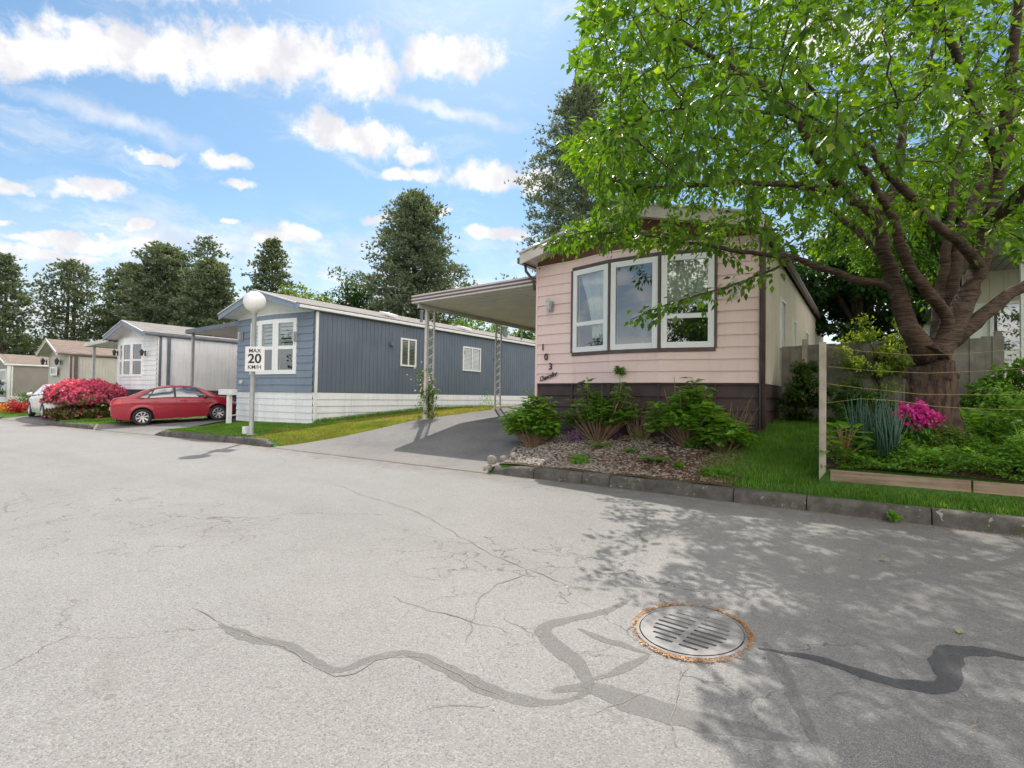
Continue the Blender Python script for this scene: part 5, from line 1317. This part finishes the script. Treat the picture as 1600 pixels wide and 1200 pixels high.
# gravel and bark chips on the bed
g = random.Random(8)
def chips(name, label, n, cond, mats, sz):
    mb = MB(); k = 0; t_ = 0
    while k < n and t_ < n*30:
        t_ += 1; x = g.uniform(-5.3, -1.3); y = 6.58+(g.random()**1.25)*2.2
        if not cond(x, y): continue
        k += 1; mb.cur = g.randrange(len(mats)); z = gz(x, y)+.024+.01*math.sin(x*7)*math.sin(y*6)
        mb.stone((x, y, z), g.uniform(*sz), (g.uniform(.8, 1.5), g.uniform(.7, 1.2), g.uniform(.35, .7)), g)
    tag(mb.build(name, mats), label, 'gravel', kind='stuff')
ST = [M('gravel_pale', (.46, .43, .38), (.32, .3, .27), 30., .85), M('gravel_grey', (.27, .26, .25), (.17, .165, .16), 30., .85), M('gravel_tan', (.38, .30, .22), (.26, .2, .15), 30., .85)]
BK = [M('bark_brown', (.18, .10, .06), (.10, .06, .04), 30., .9), M('bark_red', (.26, .13, .08), (.16, .09, .06), 30., .9), M('bark_grey', (.34, .28, .23), (.2, .17, .14), 30., .9)]
chips('gravel', 'grey and pale gravel spread in the front bed', 3600, lambda x, y: x < -2.2-1.4*g.random()+.4*math.sin(y*5) and x > -4.78-.38*(y-6.6), ST, (.011, .024))
chips('bark_chips', 'brown bark chips on the right half of the front bed', 2600, lambda x, y: x > -3.6-.6*g.random() and x < -1.45, BK, (.010, .026))

# timber edge, post and strings, raised bed
tb = gz(-.3, 6.86)
bz_ = .19
for lb, x0, x1 in (('left weathered timber board edging the raised bed', -.36, .83), ('right timber board edging the raised bed, cut by the picture edge', .845, 2.9)):
    mb = MB(); n = 24; V = []
    for i in range(n+1):
        x = lerp(x0, x1, i/n); V += [(x, 6.85, bz_+rnd.uniform(-.003, .003)), (x, 6.85+rnd.uniform(-.002, .002), .405), (x, 6.89, .405), (x, 6.89, bz_)]
    mb.add(V, [(i*4+j, i*4+(j+1) % 4, (i+1)*4+(j+1) % 4, (i+1)*4+j) for i in range(n) for j in range(4)]+[(3, 2, 1, 0), (n*4, n*4+1, n*4+2, n*4+3)])
    tag(mb.build('timber_board', WOODB, bevel=.004), lb, 'board', 'timber boards edging the raised bed')
MB_ = MB().box(-.36, -.33, 6.89, 8.6, .2, .40); tag(MB_.build('timber_board', WOODB), 'short timber board running back from the corner of the raised bed', 'board')
fp = MB().box(-.475, -.405, 6.93, 6.97, .15, 1.845).build('fence_post', WOODP, bevel=.004); tag(fp, 'pale upright wooden post holding yellow strings', 'post')
fp2 = MB().box(3.0, 3.07, 6.93, 6.97, .15, 1.84).build('fence_post', WOODP, bevel=.004); tag(fp2, 'wooden post at the far right end of the strings', 'post')
for lb, pts in (('topmost yellow string across the cherry trunk', [(1287, 541), (1350, 549), (1430, 555), (1502, 553), (1600, 545)]), ('second yellow string from the top', [(1287, 572), (1360, 579), (1450, 583), (1530, 580), (1600, 575)]),
                ('third yellow string from the top', [(1287, 599), (1360, 608), (1440, 616), (1530, 617), (1600, 616)]), ('lowest yellow string just above the pink flowers', [(1287, 630), (1345, 623), (1400, 626), (1460, 635), (1530, 639), (1600, 640)])):
    P = [at(u, v, y=6.94) for u, v in pts]; P.append(Vector((3.03, 6.94, P[-1].z+.02)))
    tag(MB().tube(P, .002, 5).build('garden_string', STRING), lb, 'string')
# grey board fence
wf = thing('wooden_fence', 'weathered grey board fence behind the raised bed', 'fence', (0, 11, 0))
x = -1.36; rails = MB()
while x < 1.62:
    w_ = rnd.uniform(.13, .15); zt = 2.19+rnd.uniform(-.015, .015)+(0.02 if x > 0 else 0)
    fo = .014*(len(wf.children) % 2); MB().box(x, x+w_+.006, -.012-fo, .003-fo, gz(x, 11)-.05, zt).build('board', WOODF, wf); x += w_
rails.box(-1.36, 1.62, .012, .05, 1.9, 1.98); rails.box(-1.36, 1.62, .012, .05, 1.1, 1.18); rails.build('rail', WOODF, wf)
for q in (-.98, 1.66): MB().box(q-.045, q+.045, -.02, .07, .7, 2.30).build('post', WOODP if q < 0 else WOODF, wf, bevel=.004)

# onions, azalea, chard, herbs
g = np.random.default_rng(71)
ON = leafmat('onion_leaf', (.055, .13, .085), (.12, .22, .13), .2, .35)
p = at(1372, 690, y=7.3); cm = MB()
on = thing('onion_patch', 'tall blue green onion leaves in the raised bed', 'plant', (p.x, p.y, gz(p.x, p.y)))
for k in range(11):
    b0 = Vector((g.uniform(-.26, .2), g.uniform(-.16, .22), 0)); cm = MB()
    for i in range(9):
        a = g.uniform(0, 6.28); r_ = g.uniform(.03, .16); h = g.uniform(.45, .80); cm.tube([b0, b0+Vector((math.cos(a)*r_*.35, math.sin(a)*r_*.35, h*.5)), b0+Vector((math.cos(a)*r_, math.sin(a)*r_, h))], [.009, .009, .002], 6)
    o_ = cm.build('leaf_tuft', MATS['onion_leaf'], on, smooth=True)
pa = at(1428, 660, y=7.95); az_ = thing('azalea', 'small magenta flowering azalea at the foot of the cherry trunk', 'flowering plant', (pa.x, 7.75, gz(pa.x, 7.75)))
n = 2300; u_ = unit(n, g); P = u_*(g.random(n)**.3)[:, None]*np.array([.23, .17, .18])*(1+.25*np.sin(u_[:, :1]*8+u_[:, 2:]*7))+np.array([0, 0, .44]); b_ = (P[:, 2] > .30+.15*g.random(n)) & (g.random(n) < .8)
leaf_mesh('blossom', P[b_], g.normal(size=(b_.sum(), 3)), u_[b_]+g.normal(size=(b_.sum(), 3))*.3, .042, .034, leafmat('magenta_blossom', (.55, .02, .32), (.82, .08, .55), .35), az_)
leaf_mesh('foliage', P[~b_]-np.array([0, 0, .1]), g.normal(size=((~b_).sum(), 3)), u_[~b_], .05, .02, HYD2, az_)
tm = MB()
for i in range(8): a = i*2.4; tm.tube([(0, 0, 0), (math.cos(a)*.1, math.sin(a)*.1, .4)], [.01, .005], 5)
tm.build('stem', BARKP, az_)
pc = at(1318, 708, y=7.12); chd = thing('chard_plant', 'chard plant with red stems and big green leaves next to the wooden post', 'plant', (pc.x, pc.y, gz(pc.x, pc.y)))
cm = MB(); P = []; D = []; N = []
for i in range(16):
    a = i*2.4; r_ = g.uniform(.06, .20); h = g.uniform(.12, .46); e = Vector((math.cos(a)*r_, math.sin(a)*r_, h)); cm.tube([(0, 0, .02), (e.x*.4, e.y*.4, h*.6), e], [.007, .006, .004], 6)
    for q in range(3):
        P.append(np.array(e)-np.array([0, 0, .05*q])); D.append(np.array([math.cos(a+q-1), math.sin(a+q-1), .5-.3*q])); N.append(np.array([-.3*math.cos(a), -.3*math.sin(a), 1.]))
cm.build('stem', M('red_stem', (.42, .12, .08), (.25, .2, .08), 12., .5), chd); leaf_mesh('leaf', np.array(P), np.array(D), np.array(N), .19, .115, HYD, chd, fold=.1)
GC1 = leafmat('herb_leaf', (.10, .25, .035), (.28, .50, .08), .45, .5, cc=(.38, .52, .12)); GC2 = leafmat('herb_leaf_dark', (.03, .09, .02), (.08, .18, .035), .3, .5)
def cover(name, label, x0, x1, y0, y1, n, h, ls, mat, seed, f=None, lw=.6):
    g = np.random.default_rng(seed); X = g.uniform(x0, x1, n); Y = g.uniform(y0, y1, n); H = h*(.55+.45*np.sin(X*5+1)*np.sin(Y*6+X*2))*(f(X, Y) if f else 1)
    Z = np.array([gz(a, b) for a, b in zip(X, Y)])+.02+np.maximum(.01, H)*g.random(n)**.5
    D = g.normal(size=(n, 3)); D[:, 2] = np.abs(D[:, 2])*.4; o = leaf_mesh(name, np.stack([X, Y, Z], 1), D, g.normal(size=(n, 3))*.45+np.array([0, 0, 1.]), g.uniform(.5, 1.2, n)*ls, g.uniform(.5, 1.2, n)*ls*lw, mat); tag(o, label, 'ground cover', kind='stuff')
cover('herb_patch', 'mixed leafy herbs covering the front of the raised bed', -.33, 3.4, 6.90, 7.9, 26000, .33, .045, GC1, 81)
cover('herb_patch', 'taller leafy herbs growing right of the cherry trunk', .95, 4.2, 7.2, 9.6, 24000, .75, .065, GC1, 82, lambda X, Y: np.clip((X-.85)*1.6, .2, 1))
cover('board_weeds', 'small leaves spilling over the timber boards', -.3, 2.9, 6.855, 6.99, 2600, .10, .035, GC1, 84, lambda X, Y: 1.2+.8*np.sin(X*9))
cover('weed_patch', 'dark green weeds along the foot of the grey fence', -.4, 1.9, 8.6, 10.9, 9000, .45, .055, GC2, 83)
for lb, u, v, y, r, nf in (('large fern arching just right of the cherry trunk', 1530, 620, 8.5, .75, 11), ('fern at the right edge of the raised bed', 1590, 655, 8.2, .6, 9)):
    p = at(u, v, y=y); fern(lb, p.x, y, r, nf, int(u), up=.9)
def blades(name, label, n, fx, hgt, wd, mat, seed, kind='stuff', bend=.5):
    g = np.random.default_rng(seed); X, Y = fx(g, n); n = len(X); Z = np.array([gz(a, b) for a, b in zip(X, Y)])-.004
    a = g.uniform(0, 2*PI, n); h = hgt*g.uniform(.45, 1.2, n); w_ = wd*g.uniform(.6, 1.3, n); b = g.uniform(.1, 1, n)*bend*h
    B = np.stack([X, Y, Z], 1); S_ = np.stack([np.cos(a), np.sin(a), 0*a], 1); T = np.stack([-np.sin(a), np.cos(a), 0*a], 1); U_ = np.array([0, 0, 1.])
    m1 = B+U_*h[:, None]*.6+T*b[:, None]*.3; tp = B+U_*h[:, None]*.95+T*b[:, None]
    V = np.stack([B-S_*w_[:, None]/2, B+S_*w_[:, None]/2, m1+S_*w_[:, None]*.4, m1-S_*w_[:, None]*.4, tp], 1).reshape(-1, 3); k = np.arange(n)*5
    idx = np.stack([k, k+1, k+2, k+3, k+2, k+4, k+4, k+3], 1)
    me_i = np.stack([k, k+1, k+2, k, k+2, k+3, k+3, k+2, k+4], 1).reshape(-1)
    o = raw_mesh(name, V, me_i, 3, mat, None, np.repeat(g.random(n), 5)); tag(o, label, 'grass', kind=kind); return o
GR = leafmat('grass_blade', (.08, .21, .025), (.22, .42, .055), .4, .6, cc=(.34, .38, .12))
GRY = leafmat('grass_blade_dry', (.20, .21, .045), (.40, .36, .10), .35, .7, cc=(.5, .42, .18))
def rg_lawn(g, n):
    Y = 6.58+g.random(n)**1.3*4.2; t = (Y-6.58)/4.2; X = lerp(-1.75+g.normal(size=n)*.12, -.44, g.random(n)); X = np.where((Y < 6.84), g.uniform(-1.75, 4.5, n), X); return X, Y
blades('grass', 'green grass between the flower bed and the raised bed', 26000, rg_lawn, .075, .006, GR, 91)
blades('grass', 'strip of grass between the kerb and the timber boards', 14000, lambda g, n: (g.uniform(-.6, 4.8, n), g.uniform(6.57, 6.83, n)), .038, .006, GR, 92)
def ll(g, n):
    Y = g.uniform(6.56, 9.3, n); X = g.uniform(-16.1, -9.1, n); k = ((X < -9.4-(7.6-Y)*.95*(Y < 7.6)+.0) | (Y > 7.6)) & (X < -9.05-(Y < 9.0)*(9.0-Y)*.35) & ((X > -16.2-(Y-6.5)*.35) )
    k &= ~((Y > 9.2) & (X < -13.35)); return X[k], Y[k]
def yel(X, Y): return (X > -12.2+.5*np.sin(Y*3)) & (Y < 40)
def lg(g, n): X, Y = ll(g, n); k = ~yel(X, Y) | (g.random(len(X)) < .3); return X[k], Y[k]
def ly(g, n):
    X, Y = ll(g, n); k = yel(X, Y); X, Y = X[k], Y[k]
    Y2 = g.uniform(9.0, 22, n//2); X2 = g.uniform(-13.3, -9.05, n//2); return np.concatenate([X, X2]), np.concatenate([Y, Y2])
blades('grass', 'short green lawn around the lamp pole', 60000, lg, .05, .010, GR, 93)
blades('grass', 'sunburnt yellow lawn strip beside the driveway', 60000, ly, .04, .010, GRY, 94)
blades('grass', 'longer grass along the white skirting of the blue home', 5000, lambda g, n: (-13.3+np.abs(g.normal(size=n))*.12, g.uniform(9.3, 18, n)), .16, .012, GR, 95)
blades('grass', 'bright lawn between the red car and the pink flowering bush', 26000, lambda g, n: (g.uniform(-24.6, -20.8, n), g.uniform(6.57, 10.5, n)), .06, .018, GR, 96)
blades('grass', 'unmown grass beside the driveway edge at the far left', 6000, lambda g, n: (g.uniform(-37, -31.6, n), g.uniform(6.57, 8.5, n)), .07, .02, GR, 97)
blades('daylily_leaves', 'long arching grass-like leaves at the right end of the raised bed', 420, lambda g, n: (g.uniform(1.25, 1.95, n), g.uniform(6.98, 7.5, n)), .5, .016, GC1, 98, kind=None, bend=1.)
# climbing rose on the carport post
rp = leafy('climbing rose with small pale flowers on the front carport post', (PXX+.05, 9.5, 1.15), (.26, .30, .78), 36, (.05, .12, .02), (.16, .27, .05), 1500, .055, name='climbing_rose', cat='climbing plant', trunk=.012, clumps=46)
g = np.random.default_rng(37); n = 60; leaf_mesh('flowers', g.normal(size=(n, 3))*np.array([.13, .13, .25])+np.array([-.15, 0, .95]), g.normal(size=(n, 3)), g.normal(size=(n, 3)), .05, .05, leafmat('rose_pale', (.6, .5, .4), (.8, .7, .6), .3), rp)
clump('weed_tuft', 'wispy weed at the foot of the second carport post', 'plant', PXX-.25, 12.3, .25, .2, .5, 160, .05, GC1, 38)

# ------------------------------------------------------------------ THE CHERRY TREE
g = np.random.default_rng(101)
def L3(*a): return [np.array(at(u, v, d=d)) for u, v, d in a]
LIMBS = [
 (L3((1455, 700, 6.4), (1455, 640, 6.4), (1453, 590, 6.4), (1450, 556, 6.4)), [.30, .27, .25, .235]),
 (L3((1450, 556, 6.4), (1422, 512, 6.35), (1402, 455, 6.3), (1384, 400, 6.25), (1362, 335, 6.15), (1318, 300, 6.0), (1280, 250, 5.8), (1235, 172, 5.6), (1170, 122, 5.4), (1100, 82, 5.2), (1030, 50, 5.1)), [.14, .105, .088, .076, .066, .056, .048, .038, .03, .022, .012]),
 (L3((1400, 448, 6.3), (1368, 443, 6.3), (1325, 433, 6.25), (1275, 416, 6.15), (1240, 402, 6.1), (1190, 398, 6.0), (1120, 385, 5.9), (1040, 372, 5.9), (950, 362, 5.9), (880, 372, 5.95), (845, 388, 6.0)), [.05, .045, .04, .034, .03, .026, .02, .015, .011, .007, .004]),
 (L3((1240, 402, 6.1), (1210, 420, 6.0), (1150, 445, 5.7), (1090, 462, 5.5), (1030, 480, 5.4), (985, 500, 5.4)), [.022, .016, .012, .009, .006, .004]),
 (L3((1455, 560, 6.4), (1480, 500, 6.3), (1452, 458, 6.15), (1422, 420, 6.0), (1405, 378, 5.9), (1398, 345, 5.8), (1372, 300, 5.6), (1340, 250, 5.4), (1290, 210, 5.1), (1220, 180, 4.9), (1120, 170, 4.7), (1020, 175, 4.7)), [.085, .072, .064, .058, .052, .046, .038, .03, .024, .018, .012, .006]),
 (L3((1460, 556, 6.4), (1500, 490, 6.45), (1530, 415, 6.5), (1545, 345, 6.5), (1563, 260, 6.4), (1575, 165, 6.3), (1582, 80, 6.2), (1590, -20, 6.1), (1580, -130, 6.), (1560, -240, 6.)), [.16, .122, .10, .086, .076, .068, .056, .044, .032, .02]),
 (L3((1480, 540, 6.5), (1520, 505, 6.6), (1570, 465, 6.7), (1625, 430, 6.8), (1700, 370, 6.9), (1790, 300, 7.), (1900, 240, 7.1)), [.11, .09, .075, .062, .05, .035, .02]),
 (L3((1470, 540, 6.6), (1488, 440, 6.9), (1510, 345, 7.2), (1550, 250, 7.5), (1590, 170, 7.8), (1610, 80, 8.)), [.11, .09, .075, .055, .04, .02]),
 (L3((1465, 545, 6.5), (1470, 450, 6.9), (1486, 340, 7.2), (1495, 255, 7.4), (1520, 160, 7.6), (1530, 60, 7.8)), [.09, .07, .055, .045, .03, .015]),
 (L3((1366, 340, 6.2), (1400, 285, 6.3), (1408, 230, 6.4), (1412, 180, 6.5), (1440, 130, 6.6), (1460, 60, 6.7), (1470, -60, 6.8)), [.06, .055, .05, .045, .035, .025, .01]),
 (L3((1545, 345, 6.5), (1600, 300, 6.0), (1660, 230, 5.5), (1700, 120, 5.0), (1700, 0, 4.7), (1680, -120, 4.5)), [.09, .075, .06, .045, .03, .015]),
 (L3((1530, 415, 6.5), (1500, 380, 5.9), (1440, 330, 5.3), (1380, 260, 4.8), (1320, 190, 4.5), (1260, 130, 4.3)), [.07, .055, .045, .035, .025, .012]),
 (L3((1563, 260, 6.4), (1540, 200, 5.8), (1500, 100, 5.2), (1460, 0, 4.9), (1420, -100, 4.7)), [.06, .05, .04, .025, .012]),
 (L3((1384, 400, 6.25), (1340, 360, 6.8), (1290, 320, 7.3), (1220, 270, 7.8), (1150, 230, 8.1), (1070, 200, 8.2)), [.06, .05, .04, .03, .02, .01]),
 (L3((1318, 300, 6.0), (1250, 290, 5.8), (1170, 285, 5.6), (1080, 290, 5.6), (990, 290, 5.7), (920, 270, 5.8)), [.045, .036, .028, .02, .013, .006]),
]
nodes = []; par = []; rad_fixed = []
for pts, rads in LIMBS:
    prev = -1
    if nodes:
        A = np.array(nodes); prev = int(np.argmin(np.linalg.norm(A-pts[0], axis=1)))
    for i in range(len(pts)-1):
        k = max(2, int(np.linalg.norm(pts[i+1]-pts[i])/.14))
        for j in range(k):
            if i == 0 and j == 0 and prev >= 0: continue
            t = j/k
            p0, p1, p2, p3 = pts[max(i-1, 0)], pts[i], pts[i+1], pts[min(i+2, len(pts)-1)]
            q = .5*((2*p1)+(-p0+p2)*t+(2*p0-5*p1+4*p2-p3)*t*t+(-p0+3*p1-3*p2+p3)*t**3)
            if i > 0: q = q+g.normal(size=3)*.008
            nodes.append(q); par.append(prev); rad_fixed.append(lerp(rads[i], rads[i+1], t)); prev = len(nodes)-1
    nodes.append(pts[-1]); par.append(prev); rad_fixed.append(rads[-1])
NF = len(nodes)
# crown volume
def project(P):
    v = P-np.array([0, 0, CAMZ]); d = v@np.array(Fw); return 800+FPX*(v@np.array(R2))/d, 600-FPX*(v@np.array(U2))/d, d
low = [(700, 300), (835, 385), (870, 392), (960, 392), (1050, 392), (1130, 405), (1200, 420), (1250, 395), (1300, 405), (1350, 395), (1400, 375), (1450, 350), (1500, 335), (1550, 375), (1600, 420), (1750, 430), (2200, 430)]
lef = [(-600, 930), (0, 910), (70, 905), (105, 880), (140, 950), (190, 935), (225, 868), (270, 925), (320, 935), (360, 885), (392, 845), (460, 845)]
C0 = np.array([.75, 7.6]); cand = []
n = 60000; X = g.uniform(-6, 7, n); Y = g.uniform(3.3, 13.5, n); Z = g.uniform(2.3, 9.5, n); P = np.stack([X, Y, Z], 1)
rh = np.hypot(X-C0[0], Y-C0[1])
top = 9.3-.16*rh**1.9*.9; bot = 2.75+.0*rh
u_, v_, d_ = project(P)
ok = (rh < 5.3) & (Z < top) & (Z > bot) & (d_ > 3.1)
ok &= (v_ < np.interp(u_, [a for a, b in low], [b for a, b in low])) & (u_ > np.interp(v_, [a for a, b in lef], [b for a, b in lef]))
ok &= ~((Y > 8.2) & (X < -1.0) & (Z < 4.95))
shell = (rh/5.3)**2+((Z-4.6)/4.4)**2
ok &= g.random(n) < np.clip(.16+.9*shell, 0, 1)
AP = P[ok]; AP = AP[g.permutation(len(AP))]
inside = project(AP); vis = (inside[0] > 820) & (inside[0] < 1640) & (inside[1] > -80)
AP = np.concatenate([AP[vis][:3500], AP[~vis][:550]])
A = np.array(nodes); dist0 = np.array([np.min(np.linalg.norm(A[::2]-p, axis=1)) for p in AP]); AP = AP[np.argsort(dist0)]
buf = np.zeros((60000, 3)); buf[:len(nodes)] = A; cnt = len(nodes); pen = np.zeros(60000); terminal = []
start = 40
ends = []
for p in AP:
    dd = np.linalg.norm(buf[start:cnt]-p, axis=1)+pen[start:cnt]*.12; i = int(np.argmin(dd))+start; q0 = buf[i]; L = np.linalg.norm(p-q0)
    if L < .12 or L > 1.7: continue
    k = max(1, int(L/.16)); prev = i; bend = np.array([g.normal()*.07, g.normal()*.07, .10])*L
    for j in range(1, k+1):
        t = j/k; q = q0+(p-q0)*t+bend*math.sin(t*PI)+g.normal(size=3)*.006
        buf[cnt] = q; nodes.append(q); par.append(prev); rad_fixed.append(0); pen[cnt] = pen[prev]+L/k; prev = cnt; cnt += 1
    ends.append(prev)
N_ = len(nodes); par = np.array(par); pos_ = np.array(nodes); ar = np.zeros(N_); child = np.zeros(N_, int)
for i in range(N_-1, -1, -1):
    if ar[i] == 0: ar[i] = .0034**2.2
    if par[i] >= 0: ar[par[i]] += ar[i]; child[par[i]] += 1
rad = ar**(1/2.2)*.95; rad[:NF] = np.maximum(np.array(rad_fixed[:NF]), 0); rad = np.minimum(rad, .05 if False else 1)
rad[NF:] = np.minimum(rad[NF:], .035)
cher = thing('cherry_tree', 'spreading cherry tree with thick ringed trunk leaning over the kerb', 'tree', tuple(pos_[0]*np.array([1, 1, 0])+np.array([0, 0, gz(pos_[0][0], pos_[0][1])])))
org = np.array(cher.location)
tm = MB(); done = set(); kids = [[] for _ in range(N_)]
for i in range(N_):
    if par[i] >= 0: kids[par[i]].append(i)
def chain(i0, i1):
    c = [i1]
    if i0 >= 0: c = [i0, i1]
    cur = i1
    while kids[cur]:
        nx_ = max(kids[cur], key=lambda k: rad[k] if k >= NF else rad[k]+1); 
        for o_ in kids[cur]:
            if o_ != nx_: stack.append((cur, o_))
        c.append(nx_); cur = nx_
    return c
stack = [(-1, 0)]; limbm = MB(); twm = MB()
while stack:
    a_, b_ = stack.pop(); c = chain(a_, b_)
    rr_ = [float(rad[k]) for k in c]
    if a_ >= 0: rr_[0] = min(rr_[0], rr_[1]*1.25)
    thick = rr_[1 if len(rr_) > 1 else 0] > .02
    ns = 18 if rr_[-1 if len(rr_) < 2 else 1] > .1 else (10 if thick else 4)
    (limbm if thick else twm).tube([tuple(pos_[k]-org) for k in c], rr_, ns, thick)
# trunk flare and burr
lm = limbm
for k in range(7):
    a = k*.9+.3; r0 = .25; lm.tube([(math.cos(a)*r0*.75, math.sin(a)*r0*.75, .55), (math.cos(a)*r0*1.02, math.sin(a)*r0*1.02, .22), (math.cos(a)*r0*1.5, math.sin(a)*r0*1.5, -.08)], [.07, .10, .09], 10)
for k in range(22):
    a = g.uniform(0, 6.28); z = g.uniform(.35, 1.0); lm.stone((math.cos(a)*.245, math.sin(a)*.245, z), g.uniform(.03, .055), (1, 1, 1.4))
lo = lm.build('trunk', BARK, cher, smooth=True)
twm.build('twigs', BARK, cher)
# leaves along the outer twigs
CH = leafmat('cherry_leaf', (.050, .130, .014), (.20, .375, .03), .56, .34, cc=(.44, .56, .06))
P = []; D = []; V_ = []
leafy_nodes = [i for i in range(NF, N_)]
for i in leafy_nodes:
    q = pos_[i]; pq = pos_[par[i]]; d = q-pq; L = np.linalg.norm(d)
    if L < 1e-6: continue
    d = d/L; tip = child[i] == 0; k = g.poisson(23.0 if tip else (9.5 if rad[i] < .012 else 3.0))
    for _ in range(k):
        t = g.random(); c = pq+(q-pq)*t; a = g.normal(size=3); a -= d*(a@d); a /= np.linalg.norm(a)
        P.append(c+a*abs(g.normal())*.07); dd = a*.8+d*.55; dd[2] -= g.uniform(.1, .9); D.append(dd)
hang = []
for li in (2, 3, 14):
    pts, rads = LIMBS[li]
    for i in range(len(pts)-1):
        if rads[i] > .021: continue
        L = np.linalg.norm(pts[i+1]-pts[i]); d = (pts[i+1]-pts[i])/L
        for _ in range(int(L*130)):
            c = pts[i]+(pts[i+1]-pts[i])*g.random(); a = g.normal(size=3); a -= d*(a@d); a /= np.linalg.norm(a); a[2] *= .5
            rr_ = abs(g.normal())*.10; P.append(c+a*rr_-np.array([0, 0, rr_*.2])); dd = a+d*.7; dd[2] -= g.uniform(.1, 1.); D.append(dd)
P = np.array(P); D = np.array(D); n = len(P); print('cherry leaves', n, 'nodes', N_)
cl_ = np.sin(P[:, 0]*2.3+1)*np.sin(P[:, 1]*2.1)*np.sin(P[:, 2]*2.6)
val = np.clip(.45+.25*cl_+g.normal(0, .2, n), 0, 1)
N = g.normal(size=(n, 3))*.55+np.array([0, 0, 1.]); sz = g.uniform(.05, .115, n)
leaf_mesh('foliage', P-org, D, N, sz, sz*.52, CH, cher, val, .16, .10)
